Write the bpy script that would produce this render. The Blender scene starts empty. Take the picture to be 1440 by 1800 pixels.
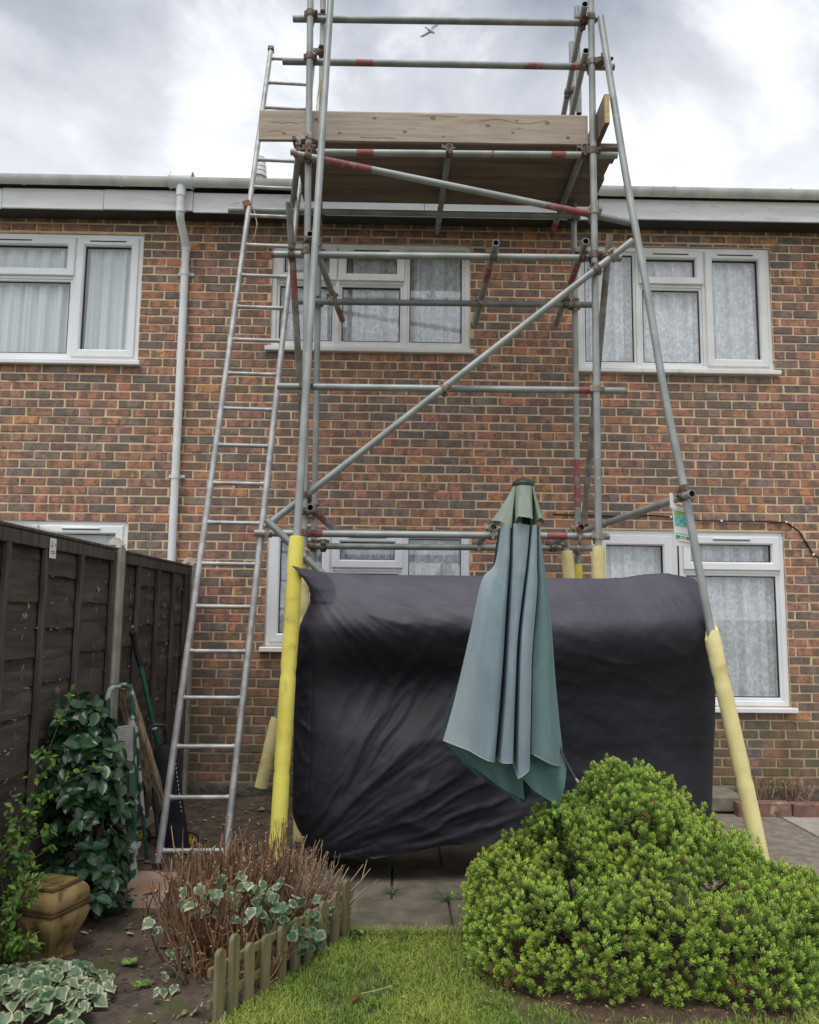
import bpy, bmesh, math, random
import numpy as np
from mathutils import Vector, Matrix, noise, Quaternion
C = bpy.context.scene.collection
random.seed(7)
R = math.radians

# ------------------------------------------------------------------ camera, sky, sun, exposure
SC = bpy.context.scene
CAMP = Vector((0.0, -6.887, 1.51))
cd = bpy.data.cameras.new('camera'); cam = bpy.data.objects.new('camera', cd); C.objects.link(cam)
pit, yaw, rol = 0.1212, -0.0153, 0.0117
fw = Vector((-math.sin(yaw)*math.cos(pit), math.cos(yaw)*math.cos(pit), math.sin(pit)))
r0 = Vector((math.cos(yaw), math.sin(yaw), 0)); u0 = r0.cross(fw)
rt = r0*math.cos(rol) + u0*math.sin(rol); up = -r0*math.sin(rol) + u0*math.cos(rol)
m = Matrix((rt, up, -fw)).transposed().to_4x4(); m.translation = CAMP
cam.matrix_world = m
cd.sensor_fit = 'HORIZONTAL'; cd.sensor_width = 36; cd.lens = 36*1444/1440
cd.clip_start = 0.05; cd.clip_end = 2000
SC.camera = cam
SUN_EL, SUN_AZ = R(67), R(205)        # azimuth clockwise from +Y: high, behind and left of the viewer
w = bpy.data.worlds.new('World'); SC.world = w; w.use_nodes = True
nt = w.node_tree; nt.nodes.clear(); N = nt.nodes.new; L = nt.links.new
sky = N('ShaderNodeTexSky'); sky.sky_type = 'NISHITA'; sky.sun_disc = False
sky.sun_elevation = SUN_EL; sky.sun_rotation = SUN_AZ
b1 = N('ShaderNodeBackground'); b1.inputs['Strength'].default_value = 0.1; L(sky.outputs[0], b1.inputs[0])
tc = N('ShaderNodeTexCoord'); sp = N('ShaderNodeSeparateXYZ'); L(tc.outputs['Generated'], sp.inputs[0])
def mth(op, a, b=None, t=nt):
    n = t.nodes.new('ShaderNodeMath'); n.operation = op
    for i, v in enumerate((a, b)):
        if v is None: continue
        if isinstance(v, (int, float)): n.inputs[i].default_value = v
        else: t.links.new(v, n.inputs[i])
    return n.outputs[0]
zz = mth('ADD', mth('MAXIMUM', sp.outputs[2], 0.0), 0.25)
cb = N('ShaderNodeCombineXYZ'); L(mth('DIVIDE', sp.outputs[0], zz), cb.inputs[0]); L(mth('DIVIDE', sp.outputs[1], zz), cb.inputs[1])
cb.inputs[2].default_value = 33.1
n1 = N('ShaderNodeTexNoise'); L(cb.outputs[0], n1.inputs['Vector']); n1.inputs['Scale'].default_value = 2.9
n1.inputs['Detail'].default_value = 9; n1.inputs['Roughness'].default_value = 0.56; n1.inputs['Distortion'].default_value = 0.35
cr = N('ShaderNodeValToRGB'); L(n1.outputs[0], cr.inputs[0])
e = cr.color_ramp.elements
e[0].position = 0.37; e[0].color = (0.235, 0.258, 0.305, 1)
e[1].position = 0.66; e[1].color = (0.80, 0.815, 0.84, 1)
q = cr.color_ramp.elements.new(0.5); q.color = (0.385, 0.405, 0.45, 1)
# overcast layer thins towards the horizon all round: whiter low down
hz = N('ShaderNodeMapRange'); L(sp.outputs[2], hz.inputs[0]); hz.inputs[1].default_value = 0.45; hz.inputs[2].default_value = 0.63
hz.inputs[3].default_value = 1.0; hz.inputs[4].default_value = 0.0
mx = N('ShaderNodeMix'); mx.data_type = 'RGBA'; L(mth('MULTIPLY', hz.outputs[0], 0.42), mx.inputs[0]); L(cr.outputs[0], mx.inputs[6]); mx.inputs[7].default_value = (1.0, 1.01, 1.02, 1)
b2 = N('ShaderNodeBackground'); L(mx.outputs[2], b2.inputs[0]); b2.inputs['Strength'].default_value = 1.0
ms = N('ShaderNodeMixShader'); ms.inputs[0].default_value = 0.93; L(b1.outputs[0], ms.inputs[1]); L(b2.outputs[0], ms.inputs[2])
wo = N('ShaderNodeOutputWorld'); L(ms.outputs[0], wo.inputs[0])
sl = bpy.data.lights.new('sun', 'SUN'); sl.energy = 1.5; sl.angle = R(35); sl.color = (1, 0.96, 0.9)
so = bpy.data.objects.new('sun', sl); C.objects.link(so)
sd = Vector((math.sin(SUN_AZ)*math.cos(SUN_EL), math.cos(SUN_AZ)*math.cos(SUN_EL), math.sin(SUN_EL)))
so.rotation_euler = (-sd).to_track_quat('-Z', 'Y').to_euler(); so.location = (0, 0, 30)
SC.view_settings.view_transform = 'Standard'; SC.view_settings.look = 'None'
SC.view_settings.exposure = 0.65; SC.view_settings.gamma = 1; SC.view_settings.use_curve_mapping = False
SC.render.engine = 'CYCLES'; SC.cycles.max_bounces = 6; SC.cycles.transparent_max_bounces = 12
SC.cycles.use_denoising = True

# ------------------------------------------------------------------ materials
def M(name, c1, c2=None, scale=8, detail=5, lo=.35, hi=.65, rough=.6, metal=0, bump=0, bscale=60, st=(1, 1, 1),
      attr=False, spec=.5, c3=None, s3=2.0, lo3=.55, hi3=.7, coat=0, transl=0, obj=False, bdist=.004, sheen=0):
    mt = bpy.data.materials.new(name); mt.use_nodes = True
    t = mt.node_tree; t.nodes.clear(); n = t.nodes.new; l = t.links.new
    out = n('ShaderNodeOutputMaterial'); p = n('ShaderNodeBsdfPrincipled')
    if obj: pos = n('ShaderNodeTexCoord').outputs['Object']
    else: pos = n('ShaderNodeNewGeometry').outputs['Position']
    mp = n('ShaderNodeMapping'); mp.inputs['Scale'].default_value = st; l(pos, mp.inputs[0])
    def noise_fac(s, d, a, b):
        x = n('ShaderNodeTexNoise'); l(mp.outputs[0], x.inputs['Vector']); x.inputs['Scale'].default_value = s; x.inputs['Detail'].default_value = d
        r = n('ShaderNodeMapRange'); r.interpolation_type = 'SMOOTHSTEP'; l(x.outputs[0], r.inputs[0]); r.inputs[1].default_value = a; r.inputs[2].default_value = b
        return r.outputs[0]
    def mix(f, a, b, mode='MIX'):
        k = n('ShaderNodeMix'); k.data_type = 'RGBA'; k.blend_type = mode
        if isinstance(f, float): k.inputs[0].default_value = f
        else: l(f, k.inputs[0])
        for i, v in ((6, a), (7, b)):
            if isinstance(v, tuple): k.inputs[i].default_value = (*v, 1)
            else: l(v, k.inputs[i])
        return k.outputs[2]
    col = c1
    if attr:
        at = n('ShaderNodeAttribute'); at.attribute_name = 'col'; col = at.outputs['Color']
        if c2: col = mix(noise_fac(scale, detail, lo, hi), col, mix(1.0, col, c2, 'MULTIPLY'))
    elif c2: col = mix(noise_fac(scale, detail, lo, hi), c1, c2)
    if c3: col = mix(noise_fac(s3, 6, lo3, hi3), col, c3)
    if isinstance(col, tuple): p.inputs['Base Color'].default_value = (*col, 1)
    else: l(col, p.inputs['Base Color'])
    p.inputs['Roughness'].default_value = rough; p.inputs['Metallic'].default_value = metal
    p.inputs['Specular IOR Level'].default_value = spec; p.inputs['Coat Weight'].default_value = coat
    p.inputs['Sheen Weight'].default_value = sheen
    if bump:
        x = n('ShaderNodeTexNoise'); l(mp.outputs[0], x.inputs['Vector']); x.inputs['Scale'].default_value = bscale; x.inputs['Detail'].default_value = 6
        b = n('ShaderNodeBump'); b.inputs['Strength'].default_value = bump; b.inputs['Distance'].default_value = bdist
        l(x.outputs[0], b.inputs['Height']); l(b.outputs[0], p.inputs['Normal'])
    sh = p.outputs[0]
    if transl:
        tr = n('ShaderNodeBsdfTranslucent')
        if isinstance(col, tuple): tr.inputs[0].default_value = (*col, 1)
        else: l(col, tr.inputs[0])
        mm = n('ShaderNodeMixShader'); mm.inputs[0].default_value = transl; l(sh, mm.inputs[1]); l(tr.outputs[0], mm.inputs[2]); sh = mm.outputs[0]
    l(sh, out.inputs[0]); mt['_'] = 0; del mt['_']
    return mt

MT = {}
MT['galv'] = M('galvanised_steel', (.35, .375, .36), (.26, .28, .268), scale=5, rough=.5, metal=.3, bump=.12, bscale=90, c3=(.46, .47, .45), s3=22, lo3=.62, hi3=.78)
MT['galvd'] = M('dull_steel', (.29, .31, .295), (.20, .215, .205), scale=6, rough=.55, metal=.25, bump=.15, bscale=80)
MT['weathered'] = M('weathered_tube', (.30, .285, .25), (.16, .145, .12), scale=10, rough=.7, metal=.1, bump=.4, bscale=70)
MT['clip'] = M('rusty_orange_clip', (.30, .10, .05), (.2, .08, .05), scale=30, rough=.7)
MT['redpaint'] = M('worn_red_paint', (.33, .085, .08), (.24, .085, .075), scale=16, rough=.65, c3=(.30, .26, .24), s3=20, lo3=.52, hi3=.7)
MT['coupler'] = M('rusty_coupler', (.20, .17, .145), (.13, .07, .05), scale=22, rough=.7, metal=.3, bump=.5, bscale=120)
MT['couplerl'] = M('zinc_coupler', (.42, .39, .33), (.25, .2, .15), scale=25, rough=.55, metal=.4, bump=.4, bscale=120)
MT['yfoam'] = M('yellow_foam', (.76, .68, .13), (.66, .56, .10), scale=5, rough=.85, bump=.8, bscale=14, c3=(.42, .35, .10), s3=10, lo3=.55, hi3=.78)
MT['pfoam'] = M('pale_foam', (.80, .71, .34), (.70, .60, .27), scale=6, rough=.85, bump=.6, bscale=16, c3=(.48, .39, .19), s3=7, lo3=.55, hi3=.78)
MT['knot'] = M('knot_wood', (.25, .18, .13), (.16, .115, .085), scale=60, rough=.85)
MT['alu'] = M('aluminium', (.46, .46, .46), (.31, .31, .31), scale=12, rough=.55, metal=.35, bump=.1, bscale=80)
MT['board'] = M('scaffold_board', (.45, .375, .30), (.35, .285, .22), scale=5, st=(.5, 6, 6), rough=.8, bump=.5, bscale=30, c3=(.17, .12, .08), s3=9, lo3=.64, hi3=.76)
MT['boardd'] = M('dark_board', (.21, .165, .13), (.145, .112, .09), scale=3, st=(.5, 3, 3), rough=.9, bump=.2, bscale=30)
MT['boardy'] = M('fresh_board_end', (.55, .42, .2), (.4, .28, .12), scale=30, rough=.8, bump=.4)
MT['upvc'] = M('white_upvc', (.86, .87, .89), (.79, .80, .83), scale=2.5, rough=.32, spec=.5)
MT['upvco'] = M('aged_upvc', (.80, .80, .80), (.71, .71, .70), scale=4, rough=.42, c3=(.42, .41, .37), s3=9, lo3=.66, hi3=.82)
MT['gasket'] = M('black_gasket', (.015, .015, .017), rough=.6)
MT['paintw'] = M('weathered_fascia', (.88, .89, .90), (.78, .79, .80), scale=5, st=(.5, 1, 3), rough=.6, c3=(.45, .45, .44), s3=9, lo3=.6, hi3=.78, bump=.2)
MT['gutter'] = M('grey_gutter', (.78, .78, .75), (.62, .62, .60), scale=6, rough=.5, c3=(.55, .55, .53), s3=12, lo3=.6, hi3=.7)
MT['soffit'] = M('soffit', (.055, .05, .05), (.035, .033, .034), scale=5, rough=.8)
MT['pvcpipe'] = M('pale_pvc', (.78, .80, .82), (.70, .72, .73), scale=4, rough=.4)
MT['roof'] = M('roof_tile', (.2, .12, .09), (.12, .08, .07), scale=8, rough=.85, bump=.5)
MT['dark'] = M('dark_room', (.10, .10, .11), rough=.9)
MT['slat'] = M('creosoted_slat', (.085, .065, .053), (.042, .034, .029), scale=5, st=(6, .6, 7), rough=.78, bump=.9, bscale=24, c3=(.135, .11, .09), s3=2.5, lo3=.52, hi3=.75)
MT['rawwood'] = M('split_wood', (.42, .36, .29), (.13, .10, .075), scale=14, rough=.8)
MT['batten'] = M('creosoted_batten', (.11, .088, .074), (.056, .046, .04), scale=6, st=(5, 5, .6), rough=.8, bump=.5, bscale=26)
MT['conc'] = M('concrete_post', (.40, .37, .31), (.30, .28, .23), scale=9, rough=.9, bump=.9, bscale=45, c3=(.22, .22, .15), s3=5, lo3=.58, hi3=.75)
MT['plinth'] = M('rough_concrete', (.16, .14, .11), (.085, .075, .06), scale=9, rough=.95, bump=1., bscale=25, bdist=.02, c3=(.10, .11, .06), s3=4)
MT['slab'] = M('paving_slab', (.155, .13, .098), (.09, .078, .06), scale=7, rough=.92, bump=.7, bscale=60, c3=(.085, .085, .05), s3=4.5, lo3=.5, hi3=.72)
MT['path'] = M('brown_concrete', (.25, .215, .175), (.17, .145, .115), scale=11, rough=.92, bump=.6, bscale=90, c3=(.30, .27, .235), s3=40, lo3=.58, hi3=.68)
MT['pathl'] = M('pale_concrete', (.40, .37, .32), (.30, .28, .24), scale=8, rough=.92, bump=.5, bscale=70)
MT['pink'] = M('pink_slab', (.40, .28, .21), (.29, .20, .155), scale=7, rough=.9, bump=.5, bscale=60, c3=(.44, .15, .06), s3=5, lo3=.56, hi3=.68)
MT['soil'] = M('soil', (.11, .08, .058), (.056, .042, .032), scale=14, rough=.97, bump=1., bscale=55, bdist=.015, c3=(.065, .07, .02), s3=4.5, lo3=.56, hi3=.68)
MT['lawn'] = M('lawn_soil', (.10, .105, .035), (.07, .062, .03), scale=9, rough=.95, bump=.8, bscale=60, bdist=.01)
MT['mulch'] = M('leaf_litter', (.10, .06, .035), (.055, .034, .022), scale=30, rough=.95, bump=1., bscale=70, bdist=.012)
MT['grass'] = M('grass_blade', (1, 1, 1), None, attr=True, rough=.6, spec=.25, transl=.25)
MT['leaf'] = M('leaf_matt', (1, 1, 1), (.72, .75, .7), attr=True, scale=40, rough=.5, spec=.35, transl=.2)
MT['gloss'] = M('leaf_glossy', (1, 1, 1), (.7, .72, .7), attr=True, scale=40, rough=.27, spec=.5, transl=.06)
MT['twig'] = M('twig', (1, 1, 1), (.65, .65, .65), attr=True, scale=50, rough=.8)
MT['bark'] = M('bark', (.10, .075, .05), (.06, .045, .03), scale=30, rough=.9)
MT['picket'] = M('mossy_picket', (.225, .19, .095), (.15, .13, .062), scale=6, st=(6, 6, .6), rough=.85, bump=.5, bscale=40, c3=(.125, .125, .045), s3=7, lo3=.52, hi3=.72)
MT['urn'] = M('bronze_glaze', (.36, .25, .105), (.21, .14, .06), scale=8, rough=.42, spec=.5, bump=.5, bscale=50, c3=(.11, .07, .03), s3=16, lo3=.52, hi3=.7)
MT['urnl'] = M('mustard_inlay', (.34, .24, .07), (.2, .14, .045), scale=26, rough=.5, bump=.4, bscale=50)
MT['urnd'] = M('dark_bronze', (.13, .08, .035), (.075, .045, .022), scale=14, rough=.45)
MT['gpaint'] = M('splashed_green_paint', (.025, .105, .075), (.02, .07, .052), scale=8, rough=.55, c3=(.45, .48, .46), s3=14, lo3=.52, hi3=.57)
MT['ppole'] = M('dark_green_pole', (.012, .04, .032), (.01, .03, .025), scale=10, rough=.5)
MT['gpole'] = M('green_pole', (.018, .115, .082), (.014, .085, .06), scale=10, rough=.4)
MT['black'] = M('black_plastic', (.014, .014, .018), (.022, .022, .025), scale=10, rough=.5)
MT['bag'] = M('navy_canvas', (.012, .014, .024), (.008, .009, .014), scale=14, rough=.75, bump=.5, bscale=18, bdist=.02)
MT['greyp'] = M('grey_ribbed', (.34, .34, .32), (.24, .24, .22), scale=14, rough=.6)
MT['timber'] = M('split_timber', (.46, .35, .22), (.2, .145, .09), scale=7, st=(9, 9, .7), rough=.9, bump=1., bscale=26, bdist=.01)
MT['yellow'] = M('yellow_wheel', (.55, .36, .04), (.4, .25, .03), scale=12, rough=.5)
MT['tag'] = M('white_plastic', (.82, .83, .82), rough=.35)
MT['tgreen'] = M('green_print', (.02, .36, .22), rough=.5)
MT['tcyan'] = M('pale_green_print', (.32, .66, .62), (.14, .48, .46), scale=120, rough=.5)
MT['tyel'] = M('lime_print', (.42, .52, .05), (.25, .42, .08), scale=100, rough=.5)
MT['tred'] = M('red_print', (.6, .15, .14), rough=.5)
MT['tink'] = M('dark_print', (.05, .05, .05), rough=.6)
MT['cable'] = M('black_cable', (.012, .012, .013), rough=.5)
MT['rope'] = M('pale_rope', (.55, .44, .24), (.4, .3, .15), scale=60, rough=.9)
MT['edgebrick'] = M('edging_brick', (.25, .135, .10), (.15, .085, .07), scale=12, rough=.9, bump=.6, bscale=60, c3=(.4, .29, .22), s3=9, lo3=.58, hi3=.7)
MT['step'] = M('doorstep_stone', (.24, .22, .165), (.16, .15, .11), scale=9, rough=.92, bump=.6)
MT['pebble'] = M('pebble', (1, 1, 1), (.7, .7, .7), attr=True, scale=30, rough=.9)
MT['bird'] = M('gull_feathers', (1, 1, 1), None, attr=True, rough=.8)

def mat_brick():
    mt = M('brick_face', (1, 1, 1), None, attr=True, rough=.88, bump=.55, bscale=70)
    t = mt.node_tree; n = t.nodes.new; l = t.links.new
    p = next(x for x in t.nodes if x.type == 'BSDF_PRINCIPLED')
    base = p.inputs['Base Color'].links[0].from_socket
    pos = n('ShaderNodeNewGeometry').outputs['Position']
    fa = n('ShaderNodeAttribute'); fa.attribute_name = 'flash'
    ad = n('ShaderNodeVectorMath'); ad.operation = 'ADD'; l(pos, ad.inputs[0]); l(fa.outputs['Vector'], ad.inputs[1])
    def nz(s, st, a, b, v=ad.outputs[0], d=4):
        mp = n('ShaderNodeMapping'); mp.inputs['Scale'].default_value = st; l(v, mp.inputs[0])
        x = n('ShaderNodeTexNoise'); l(mp.outputs[0], x.inputs['Vector']); x.inputs['Scale'].default_value = s; x.inputs['Detail'].default_value = d
        r = n('ShaderNodeMapRange'); r.interpolation_type = 'SMOOTHSTEP'; l(x.outputs[0], r.inputs[0]); r.inputs[1].default_value = a; r.inputs[2].default_value = b
        return r.outputs[0]
    def mix(f, a, c, k=1.0):
        x = n('ShaderNodeMix'); x.data_type = 'RGBA'; l(mth('MULTIPLY', f, k, t), x.inputs[0]); l(a, x.inputs[6])
        x.inputs[7].default_value = (*c, 1); return x.outputs[2]
    c = mix(nz(7, (1.5, 1, .35), .47, .55), base, (.145, .115, .10), .72)      # flashed bands burnt across a brick
    c = mix(nz(17, (1, 1, 1.4), .5, .62), c, (.115, .092, .082), .55)
    c = mix(nz(42, (1, 1, 1.8), .62, .69), c, (.03, .026, .026), .85)            # pits
    c = mix(nz(30, (1, 1, 1), .55, .75), c, (.46, .30, .22), .38)                # dusty bloom
    c = mix(nz(.9, (1, 1, 2.2), .42, .66, pos, 5), c, (.16, .11, .085), .3)                # broad weathering across the wall
    c = mix(nz(2.6, (2.2, 1, .22), .56, .72, pos, 5), c, (.13, .105, .085), .45)              # faint water streaks
    sz = n('ShaderNodeSeparateXYZ'); l(pos, sz.inputs[0])
    zr = n('ShaderNodeMapRange'); l(sz.outputs[2], zr.inputs[0]); zr.inputs[1].default_value = 1.45; zr.inputs[2].default_value = .35
    al = mth('MULTIPLY', zr.outputs[0], nz(3.2, (1, 1, 1), .28, .6, pos), t)
    c = mix(al, c, (.11, .105, .05), .72)                                         # algae near the ground
    l(c, p.inputs['Base Color'])
    return mt
MT['brick'] = mat_brick()
def mat_mortar():
    mt = M('mortar', (.76, .60, .39), (.62, .48, .30), scale=9, rough=.95, bump=.8, bscale=120, c3=(.26, .2, .13), s3=5, lo3=.58, hi3=.74)
    t = mt.node_tree; n = t.nodes.new; l = t.links.new
    p = next(x for x in t.nodes if x.type == 'BSDF_PRINCIPLED'); base = p.inputs['Base Color'].links[0].from_socket
    sz = n('ShaderNodeSeparateXYZ'); l(n('ShaderNodeNewGeometry').outputs['Position'], sz.inputs[0])
    zr = n('ShaderNodeMapRange'); l(sz.outputs[2], zr.inputs[0]); zr.inputs[1].default_value = 1.5; zr.inputs[2].default_value = .2; zr.inputs[4].default_value = .55
    x = n('ShaderNodeMix'); x.data_type = 'RGBA'; l(zr.outputs[0], x.inputs[0]); l(base, x.inputs[6]); x.inputs[7].default_value = (.2, .18, .085, 1)
    l(x.outputs[2], p.inputs['Base Color']); return mt
MT['mortar'] = mat_mortar()
def mat_glass():
    mt = bpy.data.materials.new('window_glass'); mt.use_nodes = True; t = mt.node_tree; t.nodes.clear(); n = t.nodes.new; l = t.links.new
    out = n('ShaderNodeOutputMaterial'); tr = n('ShaderNodeBsdfTransparent'); tr.inputs[0].default_value = (.97, .98, .98, 1)
    g = n('ShaderNodeBsdfGlossy'); g.inputs['Roughness'].default_value = .01; lw = n('ShaderNodeLayerWeight'); lw.inputs['Blend'].default_value = .5; fr = mth('ADD', mth('MULTIPLY', mth('POWER', lw.outputs['Facing'], 4.0, t), .8, t), .15, t)
    m2 = n('ShaderNodeMixShader'); l(fr, m2.inputs[0]); l(tr.outputs[0], m2.inputs[1]); l(g.outputs[0], m2.inputs[2]); l(m2.outputs[0], out.inputs[0])
    return mt
MT['glass'] = mat_glass()
def mat_curtain(lace):
    mt = bpy.data.materials.new('lace_curtain' if lace else 'plain_net_curtain'); mt.use_nodes = True; t = mt.node_tree; t.nodes.clear(); n = t.nodes.new; l = t.links.new
    out = n('ShaderNodeOutputMaterial'); d = n('ShaderNodeBsdfPrincipled'); d.inputs['Roughness'].default_value = .9
    tl = n('ShaderNodeBsdfTranslucent'); tl.inputs[0].default_value = (.8, .83, .86, 1)
    tr = n('ShaderNodeBsdfTransparent'); uv = n('ShaderNodeAttribute'); uv.attribute_name = 'cloth'
    if lace:
        v = n('ShaderNodeTexVoronoi'); v.inputs['Scale'].default_value = 24; l(uv.outputs['Vector'], v.inputs['Vector'])
        z = n('ShaderNodeTexNoise'); z.inputs['Scale'].default_value = 38; z.inputs['Detail'].default_value = 3; z.inputs['Distortion'].default_value = 2.2; l(uv.outputs['Vector'], z.inputs['Vector'])
        big = n('ShaderNodeTexNoise'); big.inputs['Scale'].default_value = 9; l(uv.outputs['Vector'], big.inputs['Vector'])
        r = n('ShaderNodeMapRange'); r.interpolation_type = 'SMOOTHSTEP'; l(mth('ADD', z.outputs[0], mth('MULTIPLY', v.outputs[0], .45, t), t), r.inputs[0])
        r.inputs[1].default_value = .66; r.inputs[2].default_value = .76
        r2 = n('ShaderNodeMapRange'); l(big.outputs[0], r2.inputs[0]); r2.inputs[1].default_value = .34; r2.inputs[2].default_value = .48
        f = mth('SUBTRACT', .25, mth('MULTIPLY', mth('MULTIPLY', r.outputs[0], r2.outputs[0], t), .24, t), t)
        d.inputs['Base Color'].default_value = (.90, .94, .98, 1)
    else:
        f = mth('ADD', .06, 0.0, t); d.inputs['Base Color'].default_value = (.86, .92, .94, 1)
    m1 = n('ShaderNodeMixShader'); m1.inputs[0].default_value = .05; l(d.outputs[0], m1.inputs[1]); l(tl.outputs[0], m1.inputs[2])
    m2 = n('ShaderNodeMixShader'); l(f, m2.inputs[0]); l(m1.outputs[0], m2.inputs[1]); l(tr.outputs[0], m2.inputs[2]); l(m2.outputs[0], out.inputs[0])
    return mt
MT['lace'] = mat_curtain(True); MT['net'] = mat_curtain(False)
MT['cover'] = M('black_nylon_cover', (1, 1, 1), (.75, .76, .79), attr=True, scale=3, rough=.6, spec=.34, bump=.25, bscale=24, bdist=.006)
def mat_parasol():
    mt = M('faded_canvas', (1, 1, 1), (.86, .88, .9), attr=True, scale=3, st=(3, 3, .6), rough=.85, bump=.15, bscale=300, transl=.12, c3=(.27, .31, .26), s3=3.5, lo3=.64, hi3=.8)
    return mt
MT['canvas'] = mat_parasol()

# ------------------------------------------------------------------ mesh helpers
WL = {}
class G:
    def __init__(s): s.v = []; s.f = []; s.m = []; s.c = []
    def add(s, vs, fs, mi=0, col=None):
        o = len(s.v); s.v += [tuple(x) for x in vs]; s.f += [tuple(i+o for i in f) for f in fs]; s.m += [mi]*len(fs)
        if col is not None: s.c += [col]*len(vs)
        elif s.c: s.c += [(1, 1, 1)]*len(vs)
    def box(s, x0, x1, y0, y1, z0, z1, mi=0, ch=0, col=None):
        if ch <= 0:
            vs = [(x, y, z) for x in (x0, x1) for y in (y0, y1) for z in (z0, z1)]
            s.add(vs, [(0, 1, 3, 2), (4, 6, 7, 5), (0, 4, 5, 1), (2, 3, 7, 6), (0, 2, 6, 4), (1, 5, 7, 3)], mi, col)
        else:
            s.obox(((x0+x1)/2, (y0+y1)/2, (z0+z1)/2), (1, 0, 0), (0, 1, 0), (0, 0, 1), (x1-x0)/2, (y1-y0)/2, (z1-z0)/2, mi, ch, col)
    def obox(s, c, ax, ay, az, hx, hy, hz, mi=0, ch=0, col=None):
        c = Vector(c); ax = Vector(ax).normalized(); ay = Vector(ay).normalized(); az = Vector(az).normalized()
        P = lambda x, y, z: c+ax*x+ay*y+az*z
        if ch <= 0:
            vs = [P(x, y, z) for x in (-hx, hx) for y in (-hy, hy) for z in (-hz, hz)]
            s.add(vs, [(0, 1, 3, 2), (4, 6, 7, 5), (0, 4, 5, 1), (2, 3, 7, 6), (0, 2, 6, 4), (1, 5, 7, 3)], mi, col); return
        vs = []; idx = {}
        for sx in (-1, 1):
            for sy in (-1, 1):
                for sz in (-1, 1):
                    for k in range(3):
                        d = [hx, hy, hz]
                        for j in range(3):
                            if j != k: d[j] -= ch
                        idx[(sx, sy, sz, k)] = len(vs); vs.append(P(sx*d[0], sy*d[1], sz*d[2]))
        fs = []
        for k in range(3):
            a, b = [j for j in range(3) if j != k]
            for sg in (-1, 1):
                lst = []
                for (p, q2) in ((-1, -1), (1, -1), (1, 1), (-1, 1)):
                    t = [0, 0, 0]; t[k] = sg; t[a] = p; t[b] = q2; lst.append(idx[(*t, k)])
                fs.append(tuple(lst))
        for k in range(3):          # edges parallel to axis k
            a, b = [j for j in range(3) if j != k]
            for p in (-1, 1):
                for q2 in (-1, 1):
                    t0 = [0, 0, 0]; t1 = [0, 0, 0]; t0[k] = -1; t1[k] = 1
                    for t in (t0, t1): t[a] = p; t[b] = q2
                    fs.append((idx[(*t0, a)], idx[(*t1, a)], idx[(*t1, b)], idx[(*t0, b)]))
        for sx in (-1, 1):
            for sy in (-1, 1):
                for sz in (-1, 1): fs.append(tuple(idx[(sx, sy, sz, k)] for k in range(3)))
        s.add(vs, fs, mi, col)
    def tube(s, pts, r, n=12, mi=0, cap=True, hollow=0, mis=None, col=None, ovr=None):
        pts = [Vector(p) for p in pts]; k = len(pts)
        rs = list(r) if isinstance(r, (list, tuple)) else [r]*k
        d0 = (pts[1]-pts[0]).normalized()
        ref = Vector((0, 0, 1)) if abs(d0.z) < .9 else Vector((1, 0, 0))
        u = d0.cross(ref).normalized(); vs = []; prev = d0
        for i, p in enumerate(pts):
            d = (pts[min(i+1, k-1)]-pts[max(i-1, 0)]).normalized()
            u = (u-d*u.dot(d)).normalized(); v = d.cross(u)
            for j in range(n):
                a = 2*math.pi*j/n; vs.append(p+(u*math.cos(a)+v*math.sin(a))*rs[i])
        o = len(s.v)
        for i in range(k-1):
            fs = [(i*n+j, i*n+(j+1) % n, (i+1)*n+(j+1) % n, (i+1)*n+j) for j in range(n)]
            mm = mis[i] if mis else mi
            s.f += [tuple(x+o for x in f) for f in fs]; s.m += [mm]*n
        s.v += [tuple(x) for x in vs]
        if col is not None: s.c += [col]*len(vs)
        elif s.c: s.c += [(1, 1, 1)]*len(vs)
        if hollow:
            for e, (i0, i1) in enumerate(((0, 1), (k-1, k-2))):
                d = (pts[i1]-pts[i0]).normalized(); base = len(s.v); ri = rs[i0]-hollow
                rim = [Vector(s.v[o+i0*n+j]) for j in range(n)]; cc = pts[i0]
                inn = [cc+(p-cc)*(ri/rs[i0]) for p in rim]; deep = [p+d*.12 for p in inn]
                s.v += [tuple(x) for x in inn+deep]
                if s.c: s.c += [(1, 1, 1)]*(2*n)
                md = mis[0 if e == 0 else -1] if mis else mi
                for j in range(n):
                    j2 = (j+1) % n
                    s.f.append((o+i0*n+j, o+i0*n+j2, base+j2, base+j)); s.f.append((base+j, base+j2, base+n+j2, base+n+j)); s.m += [md, ovr if ovr is not None else md]
                s.f.append(tuple(base+n+j for j in range(n))); s.m.append(ovr if ovr is not None else md)
        elif cap:
            s.f.append(tuple(o+j for j in range(n))[::-1]); s.f.append(tuple(o+(k-1)*n+j for j in range(n)))
            s.m += [mis[0] if mis else mi, mis[-1] if mis else mi]
    def grid(s, P, mi=0, cols=None, closeu=False):
        nu = len(P); nv = len(P[0]); o = len(s.v)
        for row in P: s.v += [tuple(x) for x in row]
        if cols:
            for row in cols: s.c += list(row)
        elif s.c: s.c += [(1, 1, 1)]*(nu*nv)
        for i in range(nu if closeu else nu-1):
            for j in range(nv-1):
                i2 = (i+1) % nu
                s.f.append((o+i*nv+j, o+i2*nv+j, o+i2*nv+j+1, o+i*nv+j+1)); s.m.append(mi)
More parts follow.
